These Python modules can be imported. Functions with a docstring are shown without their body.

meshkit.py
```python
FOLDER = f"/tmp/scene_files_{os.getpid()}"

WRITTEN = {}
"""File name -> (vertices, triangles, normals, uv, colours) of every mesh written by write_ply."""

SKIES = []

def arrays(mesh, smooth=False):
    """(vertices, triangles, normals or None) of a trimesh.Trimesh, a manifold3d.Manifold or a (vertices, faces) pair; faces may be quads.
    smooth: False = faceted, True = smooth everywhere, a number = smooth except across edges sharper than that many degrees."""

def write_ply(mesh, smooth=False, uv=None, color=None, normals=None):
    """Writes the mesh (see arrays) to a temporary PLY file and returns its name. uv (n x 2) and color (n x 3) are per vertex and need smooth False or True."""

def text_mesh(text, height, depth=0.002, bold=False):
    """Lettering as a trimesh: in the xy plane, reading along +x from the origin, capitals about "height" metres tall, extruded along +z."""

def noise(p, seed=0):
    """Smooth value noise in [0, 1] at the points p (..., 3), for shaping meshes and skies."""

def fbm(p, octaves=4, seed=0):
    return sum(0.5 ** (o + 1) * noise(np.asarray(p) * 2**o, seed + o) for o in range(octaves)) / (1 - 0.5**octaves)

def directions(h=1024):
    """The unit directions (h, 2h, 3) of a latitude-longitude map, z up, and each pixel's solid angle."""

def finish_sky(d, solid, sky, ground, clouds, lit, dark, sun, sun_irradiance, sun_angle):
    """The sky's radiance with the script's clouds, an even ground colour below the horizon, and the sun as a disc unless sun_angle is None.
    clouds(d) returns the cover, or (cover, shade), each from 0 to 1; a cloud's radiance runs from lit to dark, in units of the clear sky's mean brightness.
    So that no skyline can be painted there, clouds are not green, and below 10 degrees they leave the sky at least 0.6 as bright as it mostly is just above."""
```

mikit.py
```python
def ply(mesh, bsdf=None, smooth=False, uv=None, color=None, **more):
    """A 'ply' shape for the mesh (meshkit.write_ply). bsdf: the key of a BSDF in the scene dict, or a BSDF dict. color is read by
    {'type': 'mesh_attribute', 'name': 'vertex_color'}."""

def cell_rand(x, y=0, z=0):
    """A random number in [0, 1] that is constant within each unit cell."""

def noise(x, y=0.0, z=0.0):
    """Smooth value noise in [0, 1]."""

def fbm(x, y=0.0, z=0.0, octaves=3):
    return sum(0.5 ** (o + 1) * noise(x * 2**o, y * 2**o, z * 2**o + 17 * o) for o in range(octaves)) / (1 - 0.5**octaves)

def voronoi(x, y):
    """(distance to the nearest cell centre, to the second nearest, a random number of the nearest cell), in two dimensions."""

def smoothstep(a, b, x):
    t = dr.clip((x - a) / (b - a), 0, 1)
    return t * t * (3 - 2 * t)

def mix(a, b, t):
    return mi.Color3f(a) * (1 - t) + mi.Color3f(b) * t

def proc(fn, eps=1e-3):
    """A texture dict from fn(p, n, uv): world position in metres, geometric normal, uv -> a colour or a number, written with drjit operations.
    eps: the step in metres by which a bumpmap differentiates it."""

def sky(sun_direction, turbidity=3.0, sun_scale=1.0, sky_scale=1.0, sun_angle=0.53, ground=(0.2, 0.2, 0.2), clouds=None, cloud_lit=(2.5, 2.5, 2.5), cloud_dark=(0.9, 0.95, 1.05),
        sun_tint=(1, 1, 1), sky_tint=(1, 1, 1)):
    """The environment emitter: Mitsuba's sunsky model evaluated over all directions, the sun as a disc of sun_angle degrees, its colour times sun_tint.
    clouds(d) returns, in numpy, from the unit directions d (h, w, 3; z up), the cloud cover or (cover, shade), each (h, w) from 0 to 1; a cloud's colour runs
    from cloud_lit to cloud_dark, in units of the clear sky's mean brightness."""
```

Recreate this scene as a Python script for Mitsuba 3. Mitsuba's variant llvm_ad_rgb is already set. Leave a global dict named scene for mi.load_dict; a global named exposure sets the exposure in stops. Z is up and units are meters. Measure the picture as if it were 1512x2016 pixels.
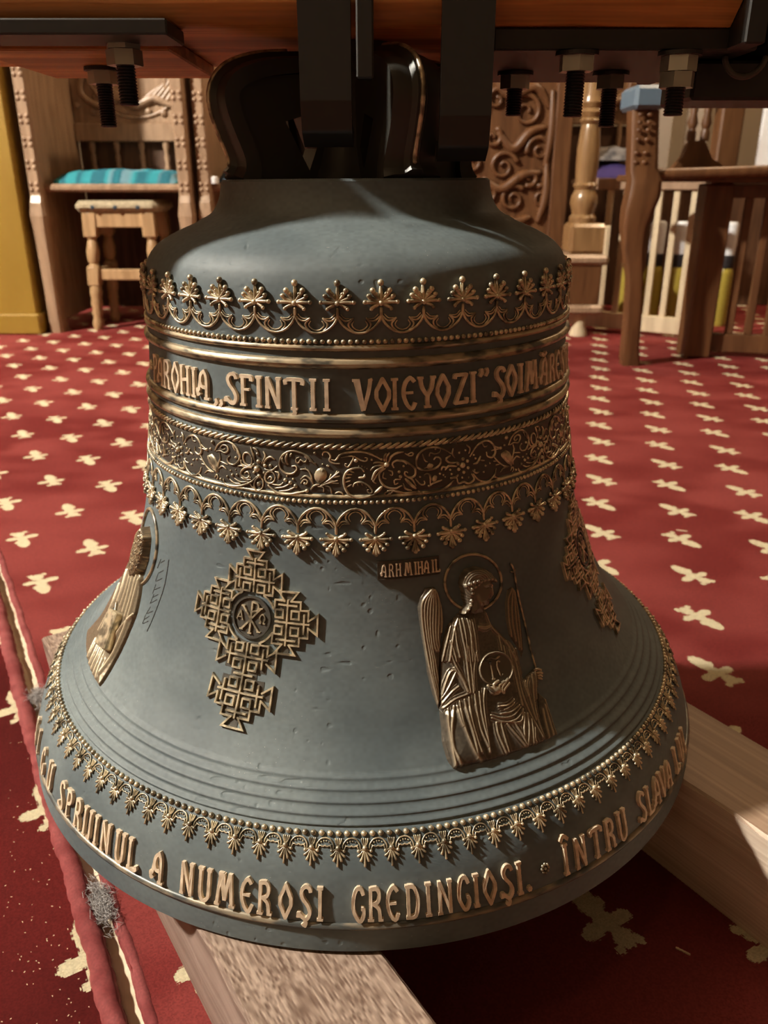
import math, random
import numpy as np
import trimesh
import drjit as dr
import mitsuba as mi
import mikit, meshkit
from mikit import ply, proc, noise, fbm, cell_rand, smoothstep, mix
from scipy.interpolate import PchipInterpolator
from shapely.geometry import LineString, Polygon, Point, box as sbox
from shapely.ops import unary_union
from shapely import affinity

T = mi.ScalarTransform4f
random.seed(7)
RNG = np.random.default_rng(7)
scene, labels = {}, {}

# ------------------------------------------------------------------ camera, lights, exposure
EYE, PITCH = np.array([0, 0, 0.549]), math.radians(22.27)
scene['camera'] = {
    'type': 'thinlens', 'fov_axis': 'x', 'fov': math.degrees(2 * math.atan(756 / 1590)),
    'aperture_radius': 0.0010, 'focus_distance': 0.47, 'near_clip': 0.02, 'far_clip': 50.0,
    'to_world': T().look_at(origin=EYE.tolist(), target=(EYE + [0, math.cos(PITCH), -math.sin(PITCH)]).tolist(), up=[0, 0, 1])}
exposure = 0.0
LAMPS = [  # position, globe radius, radiance
    ((-3.30, 0.42, 3.30), 0.10, (4900, 4600, 4000)),
    ((1.6, 3.1, 2.85), 0.09, (430, 312, 195)),  # added fill lamp, brightens the right-hand carpet and furniture
    ((-0.35, -0.25, 3.05), 0.09, (36, 25, 14)),  # added overhead fill for the front of the bell
    ((2.9, 4.2, 2.6), 0.09, (70, 52, 32)),  # added weak fill over the furniture on the right
]

# ------------------------------------------------------------------ helpers
def numbered(k):
    if k not in scene and not any(s.startswith(k + '__') for s in scene) and k not in labels:
        return k
    n = 1
    while True:
        q = f'{k}_{n:03d}'
        if q not in scene and q not in labels and not any(s.startswith(q + '__') for s in scene):
            return q
        n += 1
_count = {}
def fresh(k):
    if k in _count:
        _count[k] += 1
        return f'{k}_{_count[k]:03d}'
    _count[k] = 0
    return k
def obj(name, mesh, m, parent=None, smooth=False, label=None, kind=None, color=None, tw=None):
    """One entry of the scene; mesh may be a ply dict that is shared between copies."""
    key = fresh(parent + '__' + name if parent else name)
    d = dict(mesh) if isinstance(mesh, dict) else ply(mesh, m, smooth=smooth, color=color)
    if tw is not None:
        d['to_world'] = tw
    scene[key] = d
    if label or kind:
        labels[key] = {k: v for k, v in (('label', label), ('kind', kind)) if v}
    return key
def thing(name, label, cat, group=None):
    key = fresh(name)
    labels[key] = {'label': label, 'category': cat}
    if group:
        labels[key]['group'] = group
    return key
def struct(name, mesh, m, smooth=False, parent=None):
    key = obj(name, mesh, m, parent, smooth)
    if not parent:
        labels[key] = {'kind': 'structure'}
    return key
def cat(ms):
    return trimesh.util.concatenate([m for m in ms if m is not None])
def bx(x0, x1, y0, y1, z0, z1, c=0.0):
    """Box with chamfered edges."""
    x0, x1 = min(x0, x1), max(x0, x1); y0, y1 = min(y0, y1), max(y0, y1); z0, z1 = min(z0, z1), max(z0, z1)
    c = min(c, 0.45 * min(x1 - x0, y1 - y0, z1 - z0))
    if c <= 0:
        m = trimesh.creation.box(extents=[x1 - x0, y1 - y0, z1 - z0])
        m.apply_translation([(x0 + x1) / 2, (y0 + y1) / 2, (z0 + z1) / 2])
        return m
    P = []
    for sx in (0, 1):
        for sy in (0, 1):
            for sz in (0, 1):
                p = np.array([x1 if sx else x0, y1 if sy else y0, z1 if sz else z0])
                s = np.array([-1 if sx else 1, -1 if sy else 1, -1 if sz else 1])
                for k in range(3):
                    q = p + s * c
                    q[k] = p[k]
                    P.append(q)
    return trimesh.convex.convex_hull(np.array(P))
def obox(center, ex, ey, sx, sy, z0, z1, c=0.0):
    """Box of size sx, sy along the horizontal directions ex, ey."""
    m = bx(-sx / 2, sx / 2, -sy / 2, sy / 2, z0, z1, c)
    M = np.eye(4); M[:2, 0] = ex; M[:2, 1] = ey; M[:2, 3] = center
    m.apply_transform(M)
    return m
def xf(m, M):
    m = m.copy(); m.apply_transform(M); return m
def smoothline(P, step):
    """Catmull-Rom through the points, resampled evenly."""
    P = np.asarray(P, float)
    if len(P) < 3:
        n = max(2, int(np.linalg.norm(P[-1] - P[0]) / step) + 1)
        return P[0] + (P[-1] - P[0]) * np.linspace(0, 1, n)[:, None]
    Q = np.vstack([2 * P[0] - P[1], P, 2 * P[-1] - P[-2]])
    out = []
    for i in range(1, len(Q) - 2):
        t = np.linspace(0, 1, 8, endpoint=False)[:, None]
        a, b, c, d = Q[i - 1], Q[i], Q[i + 1], Q[i + 2]
        out.append(0.5 * (2 * b + (c - a) * t + (2 * a - 5 * b + 4 * c - d) * t ** 2 + (3 * b - a - 3 * c + d) * t ** 3))
    out = np.vstack(out + [P[-1:]])
    s = np.r_[0, np.cumsum(np.linalg.norm(np.diff(out, axis=0), axis=1))]
    n = max(3, int(s[-1] / step) + 1)
    u = np.linspace(0, s[-1], n)
    return np.stack([np.interp(u, s, out[:, k]) for k in range(out.shape[1])], 1)
def tube(P, r, n=6, closed=False, up=None):
    """Round bar along the points; r a number or one per point."""
    P = np.asarray(P, float); N = len(P)
    r = np.broadcast_to(np.asarray(r, float), (N,))
    if closed:
        t = np.roll(P, -1, 0) - np.roll(P, 1, 0)
    else:
        t = np.gradient(P, axis=0)
    t /= np.linalg.norm(t, axis=1, keepdims=True) + 1e-12
    ref = np.array(up if up is not None else ([0, 0, 1] if abs(t[:, 2]).mean() < 0.8 else [1, 0, 0]), float)
    a = np.cross(t, ref); a /= np.linalg.norm(a, axis=1, keepdims=True) + 1e-12
    b = np.cross(t, a)
    ang = np.arange(n) / n * 2 * math.pi
    V = (P[:, None] + r[:, None, None] * (np.cos(ang)[None, :, None] * a[:, None] + np.sin(ang)[None, :, None] * b[:, None])).reshape(-1, 3)
    F = []
    M = N if closed else N - 1
    i = np.arange(M)[:, None]; k = np.arange(n)[None, :]
    i2 = (i + 1) % N; k2 = (k + 1) % n
    A, B, C, D = i * n + k, i * n + k2, i2 * n + k2, i2 * n + k
    F = np.vstack([np.stack([A, C, B], -1).reshape(-1, 3), np.stack([A, D, C], -1).reshape(-1, 3)])
    if not closed:
        V = np.vstack([V, P[0] - t[0] * r[0] * 0.5, P[-1] + t[-1] * r[-1] * 0.5])
        kk = np.arange(n); kn = (kk + 1) % n
        F = np.vstack([F, np.stack([kk, kn, kk * 0 + N * n], 1), np.stack([(N - 1) * n + kn, (N - 1) * n + kk, kk * 0 + N * n + 1], 1)])
    return trimesh.Trimesh(V, F, process=False)
def lathe(prof, n=32, cx=0.0, cy=0.0):
    """Revolves (r, z) points around a vertical axis; outward when z rises."""
    prof = np.asarray(prof, float); N = len(prof)
    a = np.arange(n) / n * 2 * math.pi
    V = np.stack([prof[:, :1] * np.cos(a)[None] + cx, prof[:, :1] * np.sin(a)[None] + cy, np.repeat(prof[:, 1:], n, 1)], -1).reshape(-1, 3)
    i = np.arange(N - 1)[:, None]; k = np.arange(n)[None]; k2 = (k + 1) % n
    A, B, C, D = i * n + k, i * n + k2, (i + 1) * n + k2, (i + 1) * n + k
    F = np.vstack([np.stack([A, B, C], -1).reshape(-1, 3), np.stack([A, C, D], -1).reshape(-1, 3)])
    return trimesh.Trimesh(V, F, process=False)
def ball(c, r, sub=1, s=(1, 1, 1)):
    m = trimesh.creation.icosphere(subdivisions=sub, radius=1.0)
    m.apply_scale([r * s[0], r * s[1], r * s[2]])
    m.apply_translation(c)
    return m
def extrude(shape, h, z0=0.0):
    ms = []
    for g in getattr(shape, 'geoms', [shape]):
        if g.area > 1e-12:
            m = trimesh.creation.extrude_polygon(g, h, engine='earcut')
            m.apply_translation([0, 0, z0]); ms.append(m)
    return cat(ms)
def stroke(P, w, cap=2):
    return LineString(P).buffer(w / 2, cap_style=cap, join_style=1, quad_segs=4)
def bsdf(key, d):
    scene[key] = d
    return key
def principled(key, color, rough=0.5, two=True, bump=None, **kw):
    base = color if isinstance(color, dict) else {'type': 'rgb', 'value': list(color)}
    d = {'type': 'principled', 'base_color': base, 'roughness': rough, **kw}
    if bump:
        d = {'type': 'bumpmap', 'nested': d, 'tex': bump[0], 'scale': bump[1]}
    scene[key] = {'type': 'twosided', 'nested': d} if two else d
    return key

# ------------------------------------------------------------------ materials
def f_patina(p, n, uv):
    a = fbm(p.x * 14, p.y * 14, p.z * 14, 3)
    b = noise(p.x * 420, p.y * 420, p.z * 420)
    speck = smoothstep(0.90, 0.97, noise(p.x * 900 + 3, p.y * 900, p.z * 900))
    c = mix((0.062, 0.080, 0.087), (0.100, 0.122, 0.126), smoothstep(0.3, 0.75, a))
    c = c * (0.9 + 0.2 * b)
    return mix(c, (0.30, 0.30, 0.28), speck * 0.55 * smoothstep(0.45, 0.7, a))
def b_patina(p, n, uv):
    pit = smoothstep(0.80, 0.92, noise(p.x * 230, p.y * 230, p.z * 230)) * smoothstep(0.45, 0.62, fbm(p.x * 25, p.y * 25, p.z * 25, 2))
    return 0.25 * noise(p.x * 500, p.y * 500, p.z * 500) + 0.3 * noise(p.x * 120, p.y * 120, p.z * 120) - 1.6 * pit
principled('m_patina', proc(f_patina), 0.60, bump=(proc(b_patina, 4e-4), 0.00022), specular=0.36)
def f_brass(p, n, uv):
    a = fbm(p.x * 160, p.y * 160, p.z * 160, 3)
    return mix((0.17, 0.145, 0.10), (0.64, 0.55, 0.375), smoothstep(0.28, 0.62, a))
principled('m_brass', proc(f_brass), 0.34, metallic=0.65, specular=0.5)
def f_ring(p, n, uv):
    a = fbm(p.x * 90, p.y * 90, p.z * 200, 3)
    return mix((0.070, 0.070, 0.060), (0.42, 0.34, 0.225), smoothstep(0.28, 0.62, a))
principled('m_ring', proc(f_ring), 0.32, metallic=0.6, specular=0.5)
def f_letter(p, n, uv):
    a = fbm(p.x * 220, p.y * 220, p.z * 220, 2)
    return mix((0.46, 0.36, 0.25), (0.66, 0.535, 0.385), smoothstep(0.2, 0.8, a))
principled('m_letter', proc(f_letter), 0.5, metallic=0.2, specular=0.5)
principled('m_relief', {'type': 'mesh_attribute', 'name': 'vertex_color'}, 0.36, metallic=0.5, specular=0.5)
principled('m_plate', (0.052, 0.048, 0.040), 0.42, metallic=0.3)
def f_rim(p, n, uv):
    a = fbm(p.x * 70, p.y * 70, p.z * 200, 3)
    return mix((0.065, 0.072, 0.070), (0.26, 0.215, 0.15), smoothstep(0.35, 0.7, a))
principled('m_rim', proc(f_rim), 0.38, metallic=0.35)
principled('m_crown', (0.030, 0.030, 0.026), 0.42, metallic=0.3)
def f_timber(p, n, uv):
    g = fbm(p.x * 3, p.y * 60, p.z * 60, 4)
    fine = noise(p.x * 25, p.y * 700, p.z * 700)
    return mix((0.26, 0.092, 0.023), (0.52, 0.21, 0.058), smoothstep(0.25, 0.75, g)) * (0.8 + 0.35 * fine)
principled('m_timber', proc(f_timber), 0.5, specular=0.4)
principled('m_steel', (0.007, 0.007, 0.006), 0.5)
principled('m_rod', (0.006, 0.006, 0.007), 0.5)
principled('m_zinc', (0.40, 0.40, 0.35), 0.35, metallic=0.8)
BX, BY = np.array([math.cos(math.radians(-56)), math.sin(math.radians(-56))]), np.array([math.cos(math.radians(34)), math.sin(math.radians(34))])
def grain(p, f):
    u = p.x * float(BX[0]) + p.y * float(BX[1]); v = p.x * float(BY[0]) + p.y * float(BY[1])
    ring = fbm(u * 1.5 + 5, v * f, p.z * f, 4)
    saw = noise(u * 420, v * 60, p.z * 60)
    return u, v, ring, saw
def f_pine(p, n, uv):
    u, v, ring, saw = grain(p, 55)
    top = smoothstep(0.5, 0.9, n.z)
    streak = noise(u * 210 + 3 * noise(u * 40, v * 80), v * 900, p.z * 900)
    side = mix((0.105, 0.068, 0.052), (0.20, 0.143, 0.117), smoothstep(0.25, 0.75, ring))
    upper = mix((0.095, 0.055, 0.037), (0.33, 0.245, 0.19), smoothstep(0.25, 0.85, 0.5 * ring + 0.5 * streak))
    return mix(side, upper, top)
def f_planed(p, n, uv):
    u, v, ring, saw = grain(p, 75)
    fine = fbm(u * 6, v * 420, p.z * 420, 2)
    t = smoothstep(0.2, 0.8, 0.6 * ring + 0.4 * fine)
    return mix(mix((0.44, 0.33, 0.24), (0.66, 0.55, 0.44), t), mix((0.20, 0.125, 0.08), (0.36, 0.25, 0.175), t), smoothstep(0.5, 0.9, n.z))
def b_pine(p, n, uv):
    u, v, ring, saw = grain(p, 55)
    return noise(u * 210 + 3 * noise(u * 40, v * 80), v * 900, p.z * 900)
principled('m_planed', proc(f_planed), 0.6, specular=0.3)
principled('m_pine', proc(f_pine), 0.7, bump=(proc(b_pine, 6e-4), 0.0006), specular=0.3)

# ------------------------------------------------------------------ carpet and floor
CA, CC = math.radians(14.05), None
def carpet_fn(ox, oy, a, ph, dark, light):
    c, s = math.cos(math.radians(ph)), math.sin(math.radians(ph))
    def f(p, n, uv):
        x, y = p.x - ox, p.y - oy
        q0, q1 = (c * x - s * y) / a, (s * x + c * y) / a
        i, j = dr.floor(q0 + 0.5), dr.floor(q1 + 0.5)
        f0, f1 = (q0 - i) * a, (q1 - j) * a
        par = i + j - 2 * dr.floor((i + j) * 0.5)
        sg = dr.select(par < 0.5, 1.0, -1.0)
        S, t = (f1 - f0) * 0.7071 * sg, (f0 + f1) * 0.7071 * sg
        st = 0.0017
        S = (dr.floor(S / st) + 0.5) * st + 0.0022 * (noise(p.x * 420, p.y * 420) - 0.5)
        t = (dr.floor(t / st) + 0.5) * st + 0.0022 * (noise(p.x * 420 + 9, p.y * 420) - 0.5)
        def e(cs, ct, rs, rt):
            return dr.square((S - cs) / rs) + dr.square((t - ct) / rt)
        m = e(0.0180, 0.0005, 0.0185, 0.0096)
        for o in ((-0.0040, 0.0, 0.0105, 0.0095), (-0.0065, -0.0150, 0.0072, 0.0110), (-0.0075, 0.0145, 0.0064, 0.0098), (-0.0225, 0.0020, 0.0102, 0.0088), (-0.0300, 0.0105, 0.0048, 0.0042), (-0.0295, -0.0085, 0.0042, 0.0042), (0.0120, 0.0085, 0.0060, 0.0045)):
            m = dr.minimum(m, e(*o))
        pile = fbm(p.x * 4.2, p.y * 7.5, 3.0, 3)
        brush = noise(p.x * 13 + 3 * pile, p.y * 17, 5)
        fib = noise(p.x * 900, p.y * 900)
        red = mix(dark, light, smoothstep(0.3, 0.72, 0.65 * pile + 0.35 * brush)) * (0.82 + 0.36 * fib)
        cream = mi.Color3f(0.40, 0.345, 0.225) * (0.8 + 0.35 * fib)
        return mix(cream, red, smoothstep(0.9, 1.12, m))
    return f
SH = dict(sheen=0.7, sheen_tint=0.5, specular=0.15)
principled('m_carpet', proc(carpet_fn(0.11688, -0.17162, 0.130123, 14.4225, (0.085, 0.0085, 0.0080), (0.140, 0.0235, 0.0210))), 0.95, **SH)
principled('m_carpet_east', proc(carpet_fn(0.04783, -0.03689, 0.132678, 13.8516, (0.085, 0.0085, 0.0080), (0.140, 0.0235, 0.0210))), 0.95, **SH)
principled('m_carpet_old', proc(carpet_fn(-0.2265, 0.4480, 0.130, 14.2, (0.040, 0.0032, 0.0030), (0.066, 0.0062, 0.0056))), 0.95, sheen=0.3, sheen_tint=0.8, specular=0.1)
def f_bind(p, n, uv):
    return mix((0.12, 0.019, 0.019), (0.19, 0.046, 0.044), noise(p.x * 90, p.y * 90)) * (0.8 + 0.3 * noise(p.x * 800, p.y * 800))
principled('m_binding', proc(f_bind), 0.85, sheen=0.8, specular=0.2)
def f_floor(p, n, uv):
    g = fbm(p.x * 8, p.y * 60, 1.0, 3)
    return mix((0.46, 0.36, 0.24), (0.66, 0.55, 0.40), g)
principled('m_floorwood', proc(f_floor), 0.55)

G0, G1 = np.array([-0.553, 1.044]), np.array([-0.178, 0.396])
gd = (G1 - G0) / np.linalg.norm(G1 - G0); gn = np.array([-gd[1], gd[0]])      # gn points to the bell
FARL, NEARR = G0 - gd * 5.5, G0 + gd * 3.2
s14 = np.array([math.sin(CA), math.cos(CA)])
seam0, seam1 = np.array([0.0, 0.47]) - s14 * 2.5, np.array([0.0, 0.47]) + s14 * 6
def slab(poly, top, thick, relief, seed):
    """A carpet: subdivided top with slight waves, skirt down to the floor."""
    P = Polygon(poly)
    m = extrude(P, thick, top - thick)
    return m
room = sbox(-3.55, -3.35, 3.55, 4.85)
west = Polygon([FARL, NEARR, NEARR - gn * 8, FARL - gn * 8]).buffer(0)
main_all = room.difference(west.buffer(0.0075, join_style=2))
eastside = Polygon([seam0, seam1, seam1 + [9, 0], seam0 + [9, 0]])
struct('floor', bx(-3.7, 3.7, -3.5, 5.0, -0.12, -0.009), 'm_floorwood')
t = thing('carpet', 'red carpet with cream fleurs stretching to the stalls, edged by the pale floor gap', 'carpet')
obj('pile', extrude(main_all.difference(eastside), 0.009, -0.009), 'm_carpet', t)
def binding(off, r, h, seed, wob):
    P = []
    L = np.linalg.norm(NEARR - FARL)
    for u in np.arange(0.0, L, 0.006):
        c = FARL + gd * u + gn * (off + wob * math.sin(u * 9 + seed) + 0.0007 * math.sin(u * 70 + seed))
        P.append([c[0], c[1], h])
    P = np.array(P)
    keep = (P[:, 0] > -3.4) & (P[:, 1] > -1.4) & (P[:, 1] < 4.8) & (P[:, 0] < 3)
    P = P[keep]
    rr = r * (1 + 0.06 * np.sin(np.arange(len(P)) * 2.1) + 0.05 * np.sin(np.arange(len(P)) * 0.7 + seed))
    return tube(P, rr, 8)
obj('bound_edge', binding(0.0105, 0.0052, -0.0035, 1.0, 0.0006), 'm_binding', t, smooth=50)
t = thing('carpet', 'red carpet with rows of cream fleur motifs under the wooden rail and the chair', 'carpet')
obj('pile', extrude(main_all.intersection(eastside), 0.009, -0.009), 'm_carpet_east', t)
t = thing('carpet', 'dark red carpet strip scattered with wood chips, across the pale floor gap from the bell', 'carpet')
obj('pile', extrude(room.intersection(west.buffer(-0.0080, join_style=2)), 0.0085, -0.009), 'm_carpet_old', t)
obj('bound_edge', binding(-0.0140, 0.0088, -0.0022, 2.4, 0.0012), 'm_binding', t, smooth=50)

# ------------------------------------------------------------------ the bell: profile and mapping
PR = np.array([[0.0, 0.2814], [0.0203, 0.2785], [0.045, 0.2715], [0.058, 0.2645], [0.0685, 0.2552], [0.08, 0.2418], [0.092, 0.2278], [0.105, 0.2156], [0.12, 0.2057], [0.14, 0.1945], [0.17, 0.1820], [0.2, 0.1730], [0.2433, 0.1655], [0.28, 0.1602], [0.3, 0.1586], [0.34, 0.1560], [0.36, 0.1558], [0.372, 0.1540], [0.382, 0.1508], [0.390,0.1445], [0.398, 0.131], [0.405, 0.1145], [0.412,.103],[0.425, 0.0970], [0.431, 0.0962]])
PF = PchipInterpolator(PR[:, 0], PR[:, 1]); PD = PF.derivative()
ROLL = -0.0067695
BC = np.array([-0.01747, 0.63095, 0.11810])
BM = np.eye(4)
BM[:3, 2] = [math.sin(ROLL), 0, math.cos(ROLL)]; BM[:3, 0] = [math.cos(ROLL), 0, -math.sin(ROLL)]; BM[:3, 3] = BC
def bell_tw(deg=0.0):
    return T(BM.tolist()).rotate([0, 0, 1], deg)
def surf(th, h, z=0.0):
    """Bell coordinates of the point at angle th (radians from the front), height h, z proud of the surface."""
    th, h, z = np.broadcast_arrays(np.asarray(th, float), np.asarray(h, float), np.asarray(z, float))
    hc = np.clip(h, 0, 0.431); r, d = PF(hc), PD(hc)
    k = 1 / np.sqrt(1 + d * d)
    R = r + z * k; Z = h - z * d * k
    return np.stack([R * np.sin(th), -R * np.cos(th), Z], -1)
def bend(m, th0, h0, rref=None, ymap=None):
    """A flat ornament (x along the rim, y up, z proud; metres) laid on the bell."""
    m = m.copy(); v = np.array(m.vertices)
    r = rref or float(PF(h0)); sl = 1 / math.sqrt(1 + float(PD(h0)) ** 2)
    m.vertices = surf(th0 + v[:, 0] / r, h0 + v[:, 1] * sl, v[:, 2])
    return m
D2R = math.pi / 180
def strip(C, w, z=0.3, n=6, step=0.0011):
    """A raised line on the bell through (0.01 degree, 0.01 mm) points; w mm thick."""
    P = np.array(C, float)
    Q = np.stack([P[:, 0] / 100 * D2R * 0.165, P[:, 1] * 1e-5], 1)
    Q = smoothline(Q, step)
    r = w * 1.24e-3
    n_ = len(Q); e = np.minimum(np.arange(n_), np.arange(n_)[::-1]) / max(1, n_ - 1)
    rr = r * (0.62 + 0.38 * np.clip(e * 4, 0, 1))
    S = surf(Q[:, 0] / 0.165, Q[:, 1], rr * z + .00045)
    up = surf(Q[n_ // 2, 0] / 0.165, Q[n_ // 2, 1], 0.01) - surf(Q[n_ // 2, 0] / 0.165, Q[n_ // 2, 1], 0)
    return tube(S, rr, n, up=up)
def knob(C, r, sub=1):
    p = surf(C[0] / 100 * D2R, C[1] * 1e-5, 0.25 * r * 1e-3 + .0003)
    return ball(p, r * 1e-3, sub)

bell = thing('church_bell', 'dark patinated bronze church bell with brass lettering, friezes and raised figures, standing on two beams', 'bell')
def bell_profile():
    h = np.unique(np.r_[np.linspace(0.0018, 0.066, 40), np.linspace(0.066, 0.092, 110), np.linspace(0.092, 0.36, 90), np.linspace(0.36, 0.431, 60)])
    r = PF(h)
    for c, s, a in ((.0895, .0012, .0009), (.0853, .0012, .0013), (.0806, .0013, .0016), (.0760, .0013, .0017), (.0722, .0010, .0013)):
        r = r + a * np.exp(-((h - c) / s) ** 2)
    r = r - 0.0009 * np.exp(-((h - 0.0704) / 0.0009) ** 2) + 0.0010 * np.exp(-((h - 0.4065) / 0.0008) ** 2)
    out = [(0.2765, 0.0), (0.2798, 0.0008)] + list(zip(r, h)) + [(0.0945, 0.4325), (0.02, 0.4330)]
    inner = [(0.02, 0.395), (0.11, 0.385)] + [(float(PF(x)) - 0.026 - 0.01 * math.exp(-(x / 0.05) ** 2), x) for x in np.linspace(0.36, 0.02, 30)] + [(0.248, 0.0), (0.2765, 0.0)]
    return out + inner
obj('body', lathe(bell_profile(), 360), 'm_patina', bell, smooth=35, tw=bell_tw())
def ringtorus(h, rm, off=0.0, n=288, k=10):
    r0, d = float(PF(h)), float(PD(h)); q = 1 / math.sqrt(1 + d * d)
    c = (r0 + off * q, h - off * d * q)
    a = np.arange(k + 1) / k * 2 * math.pi
    return lathe(np.stack([c[0] + rm * np.cos(a), c[1] + rm * np.sin(a)], 1), n)
for h, rm, off in ((.3404, .0021, 0), (.3313, .0034, -.0004), (.2982, .0032, -.0002), (.2894, .0034, -.0004)):
    obj('moulding_ring', ringtorus(h, rm, off), 'm_ring', bell, smooth=True, tw=bell_tw())
obj('rim_ridge', ringtorus(.0194, .0026, -.0006), 'm_rim', bell, smooth=True, tw=bell_tw())
obj('frieze_fillet', ringtorus(.2502, .0012), 'm_brass', bell, smooth=True, tw=bell_tw())
fh = np.linspace(.2508, .2800, 16)
obj('frieze_ground', lathe([(float(PF(x)) + (.00035 if .2512 < x < .2796 else -.0006), x) for x in fh], 288), 'm_plate', bell, smooth=True, tw=bell_tw())
def beads(h, r, n, ph):
    b = ball((0, 0, 0), r, 1)
    ms = []
    for k in range(n):
        m = b.copy(); m.apply_translation(surf((ph + 360 * k / n) * D2R, h, 0.25 * r)); ms.append(m)
    return cat(ms)
for h, r, n, ph in ((.3440, .00165, 240, 0.07), (.2465, .00155, 276, 0.1), (.0684, .00185, 316, 0.19)):
    obj('bead_row', beads(h, r, n, ph), 'm_brass', bell, smooth=True, kind='stuff', tw=bell_tw())
def rope():
    ms = []
    for k in range(200):
        a = (360 * k / 200) * D2R; w = 360 / 200 * D2R
        P = smoothline(np.array([surf(a - w * .75, .2797, .0), surf(a - w * .25, .2806, .0011), surf(a + w * .25, .2818, .0011), surf(a + w * .75, .2827, .0)]), .001)
        ms.append(tube(P, 0.0011, 5))
    return cat(ms)
obj('rope_border', rope(), 'm_brass', bell, smooth=True, kind='stuff', tw=bell_tw())

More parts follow.
